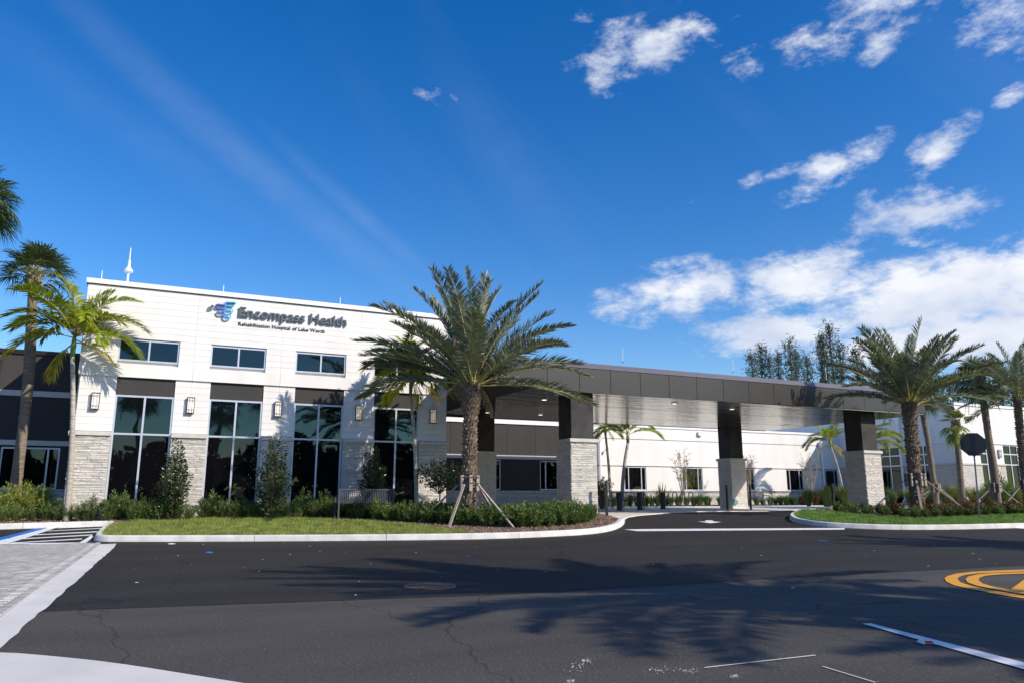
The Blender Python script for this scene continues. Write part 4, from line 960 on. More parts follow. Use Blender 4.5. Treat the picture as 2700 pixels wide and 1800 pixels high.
def fan(name, Lp, Rf, a0, bend, mats, n=26, spread=125, droop=.35, seed=0, w=.045, fold=.3):
    r = np.random.RandomState(abs(int(seed))); s, th, P = rachis(Lp, R(a0), R(bend*.4), 6); V = []; Fc = []; MI = []
    for i in range(6):
        for k in range(3):
            a = 2*math.pi*k/3; V.append(P[i]+np.array([0, math.cos(a)*.014, math.sin(a)*.014]))
    for i in range(5):
        for k in range(3): Fc.append((i*3+k, i*3+(k+1) % 3, i*3+3+(k+1) % 3, i*3+3+k)); MI.append(1)
    o = P[-1]; tt = R(a0-bend*.5); T = np.array([math.cos(tt), 0, math.sin(tt)]); U = np.array([-math.sin(tt), 0, math.cos(tt)])
    for k in range(n):
        a = R(-spread+2*spread*k/(n-1)+r.uniform(-3, 3)); l = Rf*(1-.28*abs(a/R(spread))**2)*r.uniform(.88, 1.05)
        d = T*math.cos(a)+np.array([0, math.sin(a), 0])+U*(fold*abs(math.sin(a))); d /= np.linalg.norm(d); wv = np.cross(d, U); wv = wv/np.linalg.norm(wv)*w*.5+U*r.uniform(-.01, .01)
        m1 = o+d*l*.45; tip = o+d*l; tip = tip-np.array([0, 0, droop*l*r.uniform(.5, 1.3)]); m2 = o+d*l*.75-np.array([0, 0, droop*l*.3]); b = len(V)
        V += [o, m1+wv, m1-wv, m2+wv*.8, m2-wv*.8, tip, tip]; Fc += [(b, b+1, b+2, b), (b+1, b+3, b+4, b+2), (b+3, b+5, b+6, b+4)]; MI += [0, 0, 0]
    Fc2 = []; MI2 = []
    for f, m_ in zip(Fc, MI): Fc2.append(f); MI2.append(m_)
    me = bpy.data.meshes.new(name); me.from_pydata([tuple(v) for v in V], [], [tuple(dict.fromkeys(f)) for f in Fc2])
    for m_ in mats: me.materials.append(m_)
    me.polygons.foreach_set('material_index', MI2); me.update(); return me
def leafcloud(name, centers, dirs, ll, lw, mat_, seed=0, mats=None, mi=None, extra=None):
    r = np.random.RandomState(abs(int(seed))); C_ = np.asarray(centers); D = _n(np.asarray(dirs)); n = len(C_)
    l = ll*r.uniform(.7, 1.25, n)[:, None]; W = _n(np.cross(D, r.normal(size=(n, 3))))*lw/2; up = _n(np.cross(D, W))
    V = np.stack([C_, C_+D*l*.45+W+up*l*.06, C_+D*l, C_+D*l*.45-W+up*l*.06], 1).reshape(-1, 3); Fq = np.arange(4*n).reshape(n, 4)
    return npmesh(name, V, Fq, mats or [mat_], mi)

def stem_tree(seed, H, nst, spread, lps, ll, lw, up=.5, start=.15, stemr=.012, curve=.3, profile=None, branch=0):
    """woody stems + leaf centres; returns (stem MB, centres, dirs)"""
    r = np.random.RandomState(abs(int(seed))); mb = MB(); C_ = []; D = []
    for k in range(nst):
        a = 2.4*k+r.uniform(-.4, .4); rr = spread*math.sqrt((k+.5)/nst); h = H*(1-.45*(rr/spread)**2 if spread else 1)*r.uniform(.78, 1.05); pts = []
        if profile: h = H*profile(k/nst)*r.uniform(.9, 1.05)
        for t in np.linspace(0, 1, 6): pts.append((rr*math.cos(a)*(t**.7)+curve*.1*math.sin(5*t+k), rr*math.sin(a)*(t**.7)+curve*.1*math.cos(4*t+k), h*t))
        mb.tube(pts, [stemr*(1-.8*t) for t in np.linspace(0, 1, 6)], 4, cap=False); P = np.array(pts)
        for j in range(lps):
            t = start+(1-start)*(j+r.rand())/lps; i = min(int(t*5), 4); f = t*5-i; p = P[i]*(1-f)+P[i+1]*f; tan = P[i+1]-P[i]; tan = tan/np.linalg.norm(tan)
            q = r.normal(size=3); q -= tan*np.dot(q, tan); q /= np.linalg.norm(q); off = branch*r.rand()*(1-.5*t)
            C_.append(p+q*off); D.append(q*(1-up*.5)+tan*up+r.normal(size=3)*.15)
    return mb, C_, D
def plant(name, variants, loc, rz, sc, label, cat, group=None):
    """variants: list of prototype part lists [(partname, mesh)]"""
    e = empty(name, loc, rz, label, cat, group); e.scale = (sc, sc, sc) if isinstance(sc, (int, float)) else sc
    for nm, me in variants: link(nm, me, e, world=False)
    return e

# date palm pieces
date_f = {}
for a0, bend, nv in ((84, 20, 2), (70, 26, 3), (55, 30, 3), (40, 32, 3), (24, 30, 3), (8, 26, 3), (-14, 26, 2)):
    date_f[a0] = [pinnate('frond', 1.0*3.4, a0, bend+8*v, 96, .58, .048, [Mt['date'], Mt['datestem']], pet=.16, vup=.40, droop=.14+.05*v, b0=58, b1=28, vj=.24, tipl=.42, jit=.18, seed=100+a0+v, tw=.9, rr=.02, side=(-.07, .06, .0)[v]) for v in range(nv)]
dead_f = [pinnate('dry_frond', 2.0, -30, 40, 40, .35, .02, [Mt['deadleaf'], Mt['deadleaf']], vup=0, droop=.7, seed=5+v) for v in range(2)]
def boot_trunk(H, r, seed, pine=.9, lean=(0, 0), bulge=1.35):
    rs = np.random.RandomState(abs(int(seed))); mb = MB(); n = 16
    def ctr(z): t = z/H; return lean[0]*t*t, lean[1]*t*t
    def rad(z):
        t = H-z
        b = r*(1+.12*math.exp(-z/.25))
        if t < pine: b = r*(1+(bulge-1)*math.sin(min(1, (pine-t)/(pine*.22))*math.pi/2)*(1 if t > .18 else .8+.2*t/.18))
        return b
    zs = np.linspace(-.2, H, 40)
    mb.tube([(*ctr(max(z, 0)), z) for z in zs], [rad(z)*.95 for z in zs], n)
    row = 0; z = .02
    while z < H-.03:
        top = H-z < pine; k = 7 if not top else 9; hh = .125 if not top else .085; R_ = rad(z); cx, cy = ctr(z)
        for j in range(k):
            a = 2*math.pi*(j+(row % 2)*.5)/k+rs.uniform(-.06, .06)+row*.11; w = math.pi*R_/k*1.02; out = (.07 if not top else .07)*rs.uniform(.5, 1.3); zz = z+rs.uniform(-.012, .012)
            def Q(da, d, dz): return (cx+(R_*.93+d)*math.cos(a+da), cy+(R_*.93+d)*math.sin(a+da), zz+dz)
            dw = w/R_; h2 = hh*rs.uniform(.8, 1.15)
            mb.hexa([Q(-dw, 0, 0), Q(dw, 0, 0), Q(dw*.8, .012, 0), Q(-dw*.8, .012, 0), Q(-dw*.7, 0, h2), Q(dw*.7, 0, h2), Q(dw*.55, out, h2*.8+.01), Q(-dw*.55, out, h2*.8+.01)])
        z += hh*.86; row += 1
    return mb
def crown(e, top, scale, plan, bank, name='frond', seed=0, r0=.12, lift=.05):
    rs = random.Random(seed); k = 0
    for a0, cnt, azs in plan:
        for i in range(cnt):
            az = azs[i] if azs else (k*137.5+rs.uniform(-14, 14))
            k += 1; me = rs.choice(bank[a0]); o = link(name, me, e, world=False); a = R(az); rr = r0*math.cos(R(max(a0, 0)))
            o.location = (top[0]+rr*math.cos(a), top[1]+rr*math.sin(a), top[2]-lift*(1-a0/90)*2+rs.uniform(-.04, .04)); s_ = scale*rs.uniform(.84, 1.08)
            o.rotation_euler = (rs.uniform(-.30, .30), rs.uniform(-.12, .12), a); o.scale = (s_, s_, s_)
def date_palm(x, y, zg, H, r, label, sc=1.0, lean=(0, 0), seed=1, density=1.0, pine=.9, group='date palms', plan=None, bulge=1.35, dead=0):
    e = empty('date_palm', (x, y, zg), 0, label, 'palm tree', group)
    boot_trunk(H, r, seed, pine, lean, bulge).build('trunk', Mt['boot'], e, world=False)
    plan = plan or [(84, 5, None), (70, 8, None), (55, 9, None), (40, 9, None), (24, 9, None), (8, 7, None), (-14, 3, None)]
    plan = [(a, max(1, int(n*density)), z) for a, n, z in plan]
    crown(e, (lean[0], lean[1], H), sc, plan, date_f, seed=seed, r0=r*.95)
    for i in range(dead):
        o = link('dry_frond', dead_f[i % 2], e, world=False); a = 2.2*i+.6; o.location = (lean[0]+r*math.cos(a), lean[1]+r*math.sin(a), H+.1); o.rotation_euler = (0, 0, a); o.scale = (sc*.7,)*3
    return e
def brace(x, y, zg, h, r, angs, reach, label, foot=.0, long_=None):
    e = empty('palm_brace', (x, y, zg), 0, label, 'timber brace', 'timber braces round the palms')
    for k in range(6):
        a = k*math.pi/3+.3; mb = MB(); c_ = Vector((math.cos(a), math.sin(a), 0))*(r+.075); mb.bar(c_+Vector((0, 0, h-.30)), c_+Vector((0, 0, h+.14)), .09, .04); mb.build('batten', Mt['timber'], e, world=False)
    for zz in (h+.06, h-.10):
        mb = MB(); n = 20; rr = r+.105
        for k in range(n):
            a = 2*math.pi*k/n; b_ = 2*math.pi*(k+1)/n; mb.hexa([(rr*math.cos(a), rr*math.sin(a), zz), (rr*math.cos(b_), rr*math.sin(b_), zz), ((rr-.004)*math.cos(b_), (rr-.004)*math.sin(b_), zz), ((rr-.004)*math.cos(a), (rr-.004)*math.sin(a), zz), (rr*math.cos(a), rr*math.sin(a), zz+.03), (rr*math.cos(b_), rr*math.sin(b_), zz+.03), ((rr-.004)*math.cos(b_), (rr-.004)*math.sin(b_), zz+.03), ((rr-.004)*math.cos(a), (rr-.004)*math.sin(a), zz+.03)])
        mb.build('strap', Mt['strap'], e, world=False)
    for a, rc in zip(angs, reach):
        a = R(a); mb = MB(); d = Vector((math.cos(a), math.sin(a), 0)); mb.bar(d*(r+.13)+Vector((0, 0, h-.12)), d*(r+rc)+Vector((0, 0, foot-.05)), .068, .04); mb.build('brace_post', Mt['timber'], e, world=False)
    return e
BZ = KH-.02
def gpos(px_b, Y): # base position on the bed for something seen at px x, depth row Y
    p = aty(px_b, 1320, Y); return float(p[0]), Y, gz(float(p[0]), Y)+BZ
# the big date palm in front of the lobby
bx_, by_ = float(aty(1237, 1310, 20.3)[0]), 20.3; zg = gz(bx_, by_)+BZ; Ht = float(aty(1240, 1008, 20.3)[2])-zg
ex_az = math.degrees(math.atan2(_ex[1], _ex[0]))
date_palm(bx_, by_, zg, Ht, .185, 'big date palm with grey green crown braced in front of the lobby corner', sc=1.0, lean=(.03, 0), seed=11, dead=2, pine=.95, bulge=1.38,
          plan=[(84, 5, None), (70, 9, None), (55, 11, None), (40, 11, None), (24, 4, [ex_az+8, ex_az+172, ex_az-14, ex_az+190]), (24, 5, None), (8, 5, [ex_az-6, ex_az+184, ex_az+160, ex_az+20, ex_az+100])])
brace(bx_, by_, zg, 1.22, .185, [ex_az-115, ex_az-35, ex_az+45, ex_az+170], [.95, 1.35, 1.1, 1.4], 'grey timber braces strapped round the big date palm trunk before the lobby')
mbf = MB(); rs_ = random.Random(4)
o_ = aty(1200, 905, 19.9)
e = empty('palm_flower_spray', tuple(map(float, o_)), label='dry pale flower spray hanging inside the big date palm crown', cat='flower spray')
for k in range(46):
    a = rs_.uniform(0, 6.28); q = rs_.uniform(.02, .14); mbf.tube([(0, 0, .18), (q*math.cos(a), q*math.sin(a), .12), (q*1.25*math.cos(a), q*1.25*math.sin(a), -.05-rs_.random()*.22)], [.006, .006, .004], 3, cap=False)
mbf.build('strands', Mt['deadleaf'], e, world=False)
# right date palm
Y = 18.4; bx2 = float(aty(2420, 1330, Y)[0]); tx2 = aty(2391, 1060, Y); zg = gz(bx2, Y)+BZ
date_palm(bx2, Y, zg, float(tx2[2])-zg, .215, 'stout dark date palm with timber braces on the right lawn island', sc=.9, lean=(float(tx2[0])-bx2+.12, 0), seed=23, dead=2, pine=.55, bulge=1.15,
          plan=[(84, 5, None), (70, 9, None), (55, 10, None), (40, 10, None), (24, 8, None), (8, 1, None)])
brace(bx2, Y, zg, 1.27, .24, [ex_az-112, ex_az-8, ex_az+168, ex_az+70], [.95, 1.55, 1.5, 1.3], 'timber braces with a pale front post round the right date palm')
# palm at right edge
Y = 21.5; q_ = aty(2700, 1240, Y); t_ = aty(2682, 1045, Y); zg = gz(float(q_[0]), Y)+BZ
date_palm(float(q_[0]), Y, zg, float(t_[2])-zg, .15, 'date palm cropped by the right edge of the view, darker crown', sc=.80, density=.75, lean=(float(t_[0]-q_[0]), 0), seed=31, pine=.4, bulge=1.1)
brace(float(q_[0]), Y, zg, 1.1, .15, [ex_az+190, ex_az+10, ex_az+100], [1.3, 1.4, 1.3], 'grey timber braces on the palm at the right edge of the view')
# palms beyond the right frame edge and behind the viewpoint: they throw the road shadows and show in the glass
date_palm(12.0, .25, 0, 5.9, .22, 'date palm outside the view whose crown shades the road centre', sc=1.16, density=1.1, seed=41, pine=.7, group='palms across the road')
date_palm(14.3, -4.4, 0, 6.0, .22, 'date palm outside the view shading the road foreground', sc=1.0, seed=43, pine=.7, group='palms across the road')
date_palm(25.2, 2.2, 0, 6.2, .22, 'date palm outside the view at right shading the far lane', sc=1.0, seed=47, pine=.7, group='palms across the road')

# fan palms
fanb = {a: [fan('fan_leaf', .62, .72, a, 50, [Mt['sabal'], Mt['datestem']], 30, seed=a+v, droop=.3 if a > 20 else .5) for v in range(2)] for a in (80, 55, 30, 5, -25, -50)}
fany = {a: [fan('fan_leaf', .35, .62, a, 30, [Mt['sabaly'], Mt['datestem']], 26, spread=80, seed=a+v, droop=.55) for v in range(2)] for a in (80, 60, 30, -20, -65)}
def sabal(x, y, zg, H, r, label, sc=1.0, lean=(0, 0), seed=1, bank=fanb, plan=None, group='cabbage palms', dead=1, bare=0):
    e = empty('fan_palm', (x, y, zg), 0, label, 'palm tree', group); rs = random.Random(seed); pts = []; rd = []
    for k in range(26):
        t = k/25; pts.append((lean[0]*t*t+.02*math.sin(9*t+seed), lean[1]*t*t, -.2+(H+.2)*t)); rd.append(r*(1.0+.06*math.sin(23*t*H)+rs.uniform(-.04, .04))*(1.12-.12*t))
    MB().tube(pts, rd, 14).build('trunk', Mt['bark'], e, world=False, smooth=True)
    mb = MB()
    for k in range(34):
        a = k*2.4; z = H-.62+.6*(k/34); R_ = r*1.02; c_ = (lean[0], lean[1]); d = (math.cos(a), math.sin(a)); w = (-d[1]*.035, d[0]*.035); o1 = .02; o2 = .09+.05*rs.random()
        mb.hexa([(c_[0]+d[0]*R_*.8-w[0], c_[1]+d[1]*R_*.8-w[1], z), (c_[0]+d[0]*R_*.8+w[0], c_[1]+d[1]*R_*.8+w[1], z), (c_[0]+d[0]*(R_+o1)+w[0], c_[1]+d[1]*(R_+o1)+w[1], z), (c_[0]+d[0]*(R_+o1)-w[0], c_[1]+d[1]*(R_+o1)-w[1], z)] +
                [(c_[0]+d[0]*R_-w[0], c_[1]+d[1]*R_-w[1], z+.22), (c_[0]+d[0]*R_+w[0], c_[1]+d[1]*R_+w[1], z+.22), (c_[0]+d[0]*(R_+o2)+w[0], c_[1]+d[1]*(R_+o2)+w[1], z+.2), (c_[0]+d[0]*(R_+o2)-w[0], c_[1]+d[1]*(R_+o2)-w[1], z+.2)])
    mb.build('leaf_boots', Mt['deadleaf' if dead else 'boot'], e, world=False)
    crown(e, (lean[0], lean[1], H), sc, plan or [(80, 6, None), (55, 9, None), (30, 9, None), (5, 8, None), (-25, 6, None), (-50, 3, None)], bank, name='fan_leaf', seed=seed, r0=r, lift=.1)
    return e
def sab_px(b, t, Y, r, label, onbed=BZ, **k):
    q = aty(b[0], b[1], Y); tt = aty(t[0], t[1], Y); zg = gz(float(q[0]), Y)+onbed; return sabal(float(q[0]), Y, zg, float(tt[2])-zg, r, label, lean=(float(tt[0]-q[0]), 0), **k)
sab_px((42, 1300), (92, 718), 26.6, .14, 'tall slim fan palm with shaggy brown leaf bases at far left', seed=3, sc=.85, plan=[(80, 8, None), (55, 11, None), (30, 9, None), (5, 5, None), (-25, 2, None)])
sab_px((-140, 1300), (-66, 520), 25.5, .15, 'fan palm mostly outside the left edge, only leaf tips showing high up', seed=5, sc=1.0)
sab_px((2466, 1290), (2421, 1040), 26.5, .13, 'leaning mottled fan palm behind the right date palm', seed=8, sc=.85)
sab_px((2535, 1280), (2519, 1110), 26.0, .14, 'short fan palm with a tied yellow green tuft beside the stop sign', seed=9, bank=fany, sc=.95, plan=[(80, 5, None), (60, 4, None), (30, 2, None), (-20, 4, None), (-65, 5, None)])
sab_px((2625, 1275), (2583, 995), 23.5, .16, 'tall fan palm with brown trunk right of the stop sign', seed=12, sc=1.05)
for (b, Y, lab) in (((2466, 1290), 26.5, 'thin timber braces at the leaning mottled fan palm'), ((2625, 1275), 23.5, 'thin timber braces at the tall fan palm right of the stop sign')):
    q = aty(b[0], 1280, Y); brace(float(q[0]), Y, gz(float(q[0]), Y)+BZ, 1.0, .14, [ex_az+5, ex_az+185, ex_az+100], [1.2, 1.3, 1.2], lab)
for i, (x, y, h) in enumerate(((-7, -13, 7.5), (-1.5, -17, 9), (4.5, -14, 8), (17, -16, 9.5), (-13, -20, 10), (24, -20, 8.5), (9, -22, 10))):
    sabal(x, y, 0, h, .16, nth(i+1)+' fan palm planted across the road behind the viewpoint, mirrored in the windows', seed=60+i, sc=1.5, group='palms across the road mirrored in the glass')

# bright feathery palms
arb = {a: [pinnate('frond', 1.9, a, b_, 54, .66, .066, [Mt['areca'], Mt['arecay']], pet=.16, vup=.55, droop=.42, seed=a+v, tw=.5, rr=.013, side=(-.08, .1)[v], tipl=.5) for v in range(2)] for a, b_ in ((85, 55), (65, 80), (45, 90), (20, 80), (-10, 55))}
ary = {a: [pinnate('frond', 1.5, a, 60, 26, .48, .045, [Mt['arecay'], Mt['arecay']], pet=.2, vup=.2, droop=.7, seed=a+v) for v in range(2)] for a in (-10, -30)}
def foxtail(x, y, zg, H, r, label, sc, plan, lean=(0, 0), seed=1, shaft=.55, yellow=1, group='bright feathery palms'):
    e = empty('feather_palm', (x, y, zg), 0, label, 'palm tree', group); pts = [(lean[0]*(k/14)**2, lean[1]*(k/14)**2, -.2+(H-shaft+.2)*k/14) for k in range(15)]
    MB().tube(pts, [r*(1.35-.5*k/14+.05*(k % 2)) for k in range(15)], 10).build('trunk', Mt['greytrunk'], e, world=False, smooth=True)
    MB().tube([pts[-1], (lean[0], lean[1], H-shaft*.5), (lean[0], lean[1], H+.1)], [r*.95, r*1.15, r*.5], 10).build('crownshaft', Mt['greenshaft'], e, world=False, smooth=True)
    crown(e, (lean[0], lean[1], H), sc, plan, arb, seed=seed, r0=.03, lift=.03)
    if yellow: crown(e, (lean[0], lean[1], H-.08), sc*.9, [(-10, yellow, None), (-30, 1, None)], ary, seed=seed+5, r0=.04)
    return e
def fox_px(b, t, Y, r, label, sc, plan, **k):
    q = aty(b[0], b[1], Y); tt = aty(t[0], t[1], Y); zg = gz(float(q[0]), Y)+.1; return foxtail(float(q[0]), Y, zg, float(tt[2])-zg, r, label, sc, plan, lean=(float(tt[0]-q[0]), 0), **k)
fox_px((178, 1340), (197, 885), 24.5, .065, 'bright yellow green feathery palm on a thin pale trunk at the lobby left corner', 1.02, [(85, 2, None), (65, 4, [ex_az+10, ex_az+140, ex_az+250, ex_az+60]), (45, 7, [ex_az-15, ex_az+175, ex_az+80, ex_az+215, ex_az+300, ex_az+20, ex_az+155]), (20, 3, [ex_az+5, ex_az+185, ex_az+330]), (-10, 1, None)], seed=2, shaft=.6, yellow=1)
fox_px((1098, 1340), (1084, 985), 22.8, .055, 'slim feathery palm with a yellowing skirt before the fourth tall window', .82, [(85, 3, None), (65, 5, None), (45, 5, None), (20, 4, None), (-10, 3, None)], seed=6, shaft=.7, yellow=2)
fox_px((1610, 1305), (1596, 1122), 36.0, .07, 'thin feathery palm beside the downpipe, crown cut by the canopy soffit', .62, [(65, 3, None), (45, 4, None), (20, 3, None), (-10, 2, None)], seed=15, shaft=.5, yellow=1)
fox_px((1640, 1318), (1655, 1142), 34.5, .085, 'curved feathery palm with one long drooping frond, seen beneath the canopy', 1.0, [(85, 1, None), (65, 4, None), (45, 3, [ex_az+150, ex_az+30, ex_az+200]), (20, 2, [ex_az-5, ex_az+165])], seed=17, shaft=.5, yellow=0)
fox_px((2225, 1300), (2189, 1160), 35.0, .065, 'leaning feathery palm left of the front right column, frond drooping left', .95, [(85, 1, None), (65, 3, [ex_az+20, ex_az+150, ex_az+80]), (45, 3, [ex_az+120, ex_az+10, ex_az+240]), (20, 2, [ex_az+178, ex_az+190])], seed=19, shaft=.4, yellow=1)
fox_px((2296, 1310), (2287, 1168), 29.5, .06, 'feathery palm half hidden behind the front right column, fronds showing at its right', .95, [(65, 3, [ex_az+20, ex_az-10, ex_az+80]), (45, 3, [ex_az+5, ex_az+60, ex_az-40]), (20, 2, [ex_az, ex_az+20])], seed=21, shaft=.4, yellow=1)

# casuarinas far behind
def casuarina(seed, H):
    r = np.random.RandomState(abs(int(seed))); C_ = []; D = []; mb = MB(); mb.tube([(0, 0, 0), (.1, 0, H*.5), (0, .1, H)], [.22, .12, .02], 6, cap=False)
    for k in range(95):
        z = H*(.22+.77*(k/95)**.85); rr = (1.35*(1-z/H)+.22)*r.uniform(.4, 1.2)*H/16; a = r.rand()*6.28; tip = np.array([rr*math.cos(a), rr*math.sin(a), z+rr*.75])
        base = np.array([0, 0, z-.1]); mb.tube([tuple(base), tuple(tip)], [.03, .01], 3, cap=False)
        for j in range(14):
            t = r.uniform(.3, 1.1); C_.append(base*(1-t)+tip*t+r.normal(size=3)*.26); D.append(np.array([r.normal()*.5, r.normal()*.5, r.uniform(-.9, .9)]))
    return [('trunk', mb.mesh('trunk', Mt['twig'])), ('crown', leafcloud('crown', C_, D, .48, .085, Mt['pine'], seed))]
CV = [casuarina(s, 16) for s in (1, 2, 3)]
for i, (a, b_) in enumerate(((-60, 520), (20, 455), (95, 550), (165, 512), (270, 412), (325, 515), (428, 545), (540, 400), (560, 360), (620, 262), (715, 440), (860, 470), (1420, 840), (1510, 790), (1610, 742), (1690, 770), (1750, 732), (1870, 728), (1935, 800), (2060, 790), (2150, 765), (2250, 790), (2330, 760), (1220, 560), (1350, 700))):
    px, py = c7(a, b_); Y = 74+(i*7) % 13; p = aty(px, py, Y); h = float(p[2])
    plant('casuarina_tree', CV[i % 3], (float(p[0]), Y, .4), i*1.3, ((1.2, 2.0, 1.0, 2.3, 1.5)[i % 5], (1.5, 1.2, 1.7, 1.3, 1.8)[i % 5], h/16), 'tall feathery casuarina beyond the canopy roof at right' if a < 1400 else 'hazy casuarina beyond the right wing roof', 'tree', 'casuarinas behind the canopy' if a < 1400 else 'casuarinas behind the right wing')

# tree belt across the road, seen only as dark reflections
r_ = np.random.RandomState(9); C_ = []; D = []
for k in range(60):
    cx_ = -75+k*2.8+r_.uniform(-1, 1); h = r_.uniform(5, 9.5); n_ = 260
    th = r_.rand(n_)*6.28; ph = np.arccos(r_.uniform(-.2, 1, n_)); q = r_.uniform(.7, 1, n_)
    C_.append(np.stack([cx_+2.6*q*np.sin(ph)*np.cos(th), -46+2.4*q*np.sin(ph)*np.sin(th)+r_.uniform(-2, 2), h*.5+h*.5*q*np.cos(ph)], 1)); C_.append(np.stack([cx_+r_.uniform(-2.6, 2.6, 120), -46+r_.uniform(-1, 1, 120), r_.uniform(0, h*.55, 120)], 1))
C_ = np.concatenate(C_); D = r_.normal(size=C_.shape); o = link('tree_belt', leafcloud('tree_belt', C_, D, 1.1, .8, Mt['greenwall'], 3)); tag(o, 'dark belt of trees across the road behind the viewpoint', 'trees', kind='stuff')

# columnar hollies
def holly(seed, H, w):
    mb, C_, D = stem_tree(seed, H, 20, w, 150, .07, .03, up=.5, start=.1, stemr=.014, branch=.17, profile=lambda q: 1-.62*q)
    return [('branches', mb.mesh('branches', Mt['twig'])), ('foliage', leafcloud('foliage', C_, D, .10, .05, Mt['holly'], seed))]
for i, (bpx, top, Y, w, lab) in enumerate((((452, 1357), 1158, 23.6, .46, 'dark glossy conical shrub before the pier between first and second tall windows'), ((716, 1340), 1144, 23.3, .5, 'dark columnar shrub before the pier between second and third tall windows'), ((983, 1330), 1172, 23.6, .40, 'dark upright shrub behind the bench at the fourth tall window'))):
    q = aty(bpx[0], bpx[1], Y); zg = gz(float(q[0]), Y)+BZ; h = float(aty(bpx[0], top, Y)[2])-zg
    plant('columnar_shrub', holly(70+i, h, w), (float(q[0]), Y, zg), i, 1, lab, 'shrub', 'columnar shrubs before the lobby')
# red flowering small tree
q = aty(1158, 1330, 22.2); zg = gz(float(q[0]), 22.2)+BZ
mb, C_, D = stem_tree(90, 1.15, 20, .75, 60, .07, .03, up=.4, start=.2, stemr=.012, branch=.16); C_ = [c_+np.array([0, 0, .75]) for c_ in C_]
for v in range(len(mb.v)): mb.v[v] = (mb.v[v][0], mb.v[v][1], mb.v[v][2]+.72)
mb.tube([(0, 0, -.1), (.02, 0, .8)], [.03, .025], 6)
rr_ = np.random.RandomState(2); ids = rr_.choice(len(C_), 34); fl = MB()
for j in ids:
    p = Vector(C_[j])*1.0; s_ = .035
    for k in range(4): a = k*1.57; fl.poly([p, p+Vector((s_*math.cos(a), s_*math.sin(a), .02)), p+Vector((s_*math.cos(a+.8), s_*math.sin(a+.8), .035)), p+Vector((s_*.5*math.cos(a+1.5), s_*.5*math.sin(a+1.5), .02))])
plant('flowering_tree', [('branches', mb.mesh('branches', Mt['twig'])), ('foliage', leafcloud('foliage', C_, D, .10, .05, Mt['holly'], 4)), ('blossoms', fl.mesh('blossoms', Mt['redflower']))], (float(q[0]), 22.2, zg), 0, 1, 'small round tree dotted with red flowers left of the big date palm trunk', 'flowering tree')
q = aty(1585, 1330, 28.5)
plant('flowering_tree', [('branches', mb.mesh('branches', Mt['twig'])), ('foliage', leafcloud('foliage', C_, D, .10, .05, Mt['holly'], 4))], (float(q[0]), 28.5, .42), 2, .82, 'small dark leafy tree just right of the front left column', 'small tree')
# sparse crape myrtles at the white wing
def myrtle(seed, H):
    r = np.random.RandomState(abs(int(seed))); mb = MB(); C_ = []; D = []; mb.tube([(0, 0, -.1), (0, 0, .55)], [.035, .028], 6)
    for k in range(15):
        a = k*2.4; rr = r.uniform(.25, 1.0)*.62; pts = [(0, 0, .4)]
        for t in (.35, .7, 1): pts.append((rr*math.cos(a)*t**.8+r.normal()*.03, rr*math.sin(a)*t**.8+r.normal()*.03, .45+(H-.5)*t*(1-.3*(rr/.62)**2)))
        mb.tube(pts, [.018, .012, .008, .003], 4, cap=False)
        for b_ in range(6):
            t = r.uniform(.3, .95); i = min(int(t*3), 2); f = t*3-i; p = np.array(pts[i])*(1-f)+np.array(pts[i+1])*f; d = np.array([r.normal()*.5+math.cos(a)*.5, r.normal()*.5+math.sin(a)*.5, r.uniform(.3, 1)]); d /= np.linalg.norm(d); q2 = p+d*r.uniform(.15, .4)
            mb.tube([tuple(p), tuple(q2)], [.006, .002], 3, cap=False)
            for j in range(9): tt = r.uniform(.2, 1.05); C_.append(p*(1-tt)+q2*tt+r.normal(size=3)*.03); D.append(r.normal(size=3))
    return [('branches', mb.mesh('branches', Mt['ptwig'])), ('foliage', leafcloud('foliage', C_, D, .07, .04, Mt['myrtle'], seed))]
for i, (bx__, tp, Y, lab) in enumerate(((1801, 1175, 36.4, 'sparse leafed young tree before the white wing window, left of the rear column'), (1972, 1180, 36.6, 'sparse leafed young tree just right of the rear column and behind the bench'), (2139, 1190, 35.5, 'bare branching young tree by the right downpipe of the white wing'))):
    q = aty(bx__, 1310, Y); h = float(aty(bx__, tp, Y)[2])-.45; plant('young_tree', myrtle(80+i, h), (float(q[0]), Y, .45), i*2, 1, lab, 'young tree', 'young sparse trees before the white wing')

# shrubs: five prototype bushes sharing meshes
def bush(seed, H, sp, leafm, nst=16, lps=55, ll=.075, lw=.016, stem='twig', up=.75, br=.02):
    mb, C_, D = stem_tree(seed, H, nst, sp, lps, ll, lw, up=up, start=.08, stemr=.006, branch=br); return [('stems', mb.mesh('stems', Mt[stem])), ('foliage', leafcloud('foliage', C_, D, ll, lw, Mt[leafm], seed))]
SH = [bush(s, .50, .27, 'shrub', ll=.085, lw=.02, nst=20, lps=60) for s in range(5)]
SY = [bush(10+s, 1.0, .36, 'shruby', nst=20, lps=85, ll=.09, lw=.022, br=.06) for s in range(3)]
SB = [bush(20+s, .75, .33, 'shrub', nst=20, lps=70, ll=.085, lw=.02, br=.04) for s in range(3)]
CR = [bush(30+s, .48, .30, 'croton', nst=14, lps=44, ll=.12, lw=.035, br=.05) for s in range(3)]
def shrub_at(px, py, bank, sc, lab, grp, cat='shrub', Y=None, name='shrub', off=None):
    if Y is None: x, y = atg(px, py, BZ)
    else: x, y = float(aty(px, 1330, Y)[0]), Y
    z = gz(x, y)+(BZ if off is None else off); return plant(name, rnd.choice(bank), (x, y, z), rnd.uniform(0, 6.28), sc*rnd.uniform(.9, 1.12), lab, cat, grp)
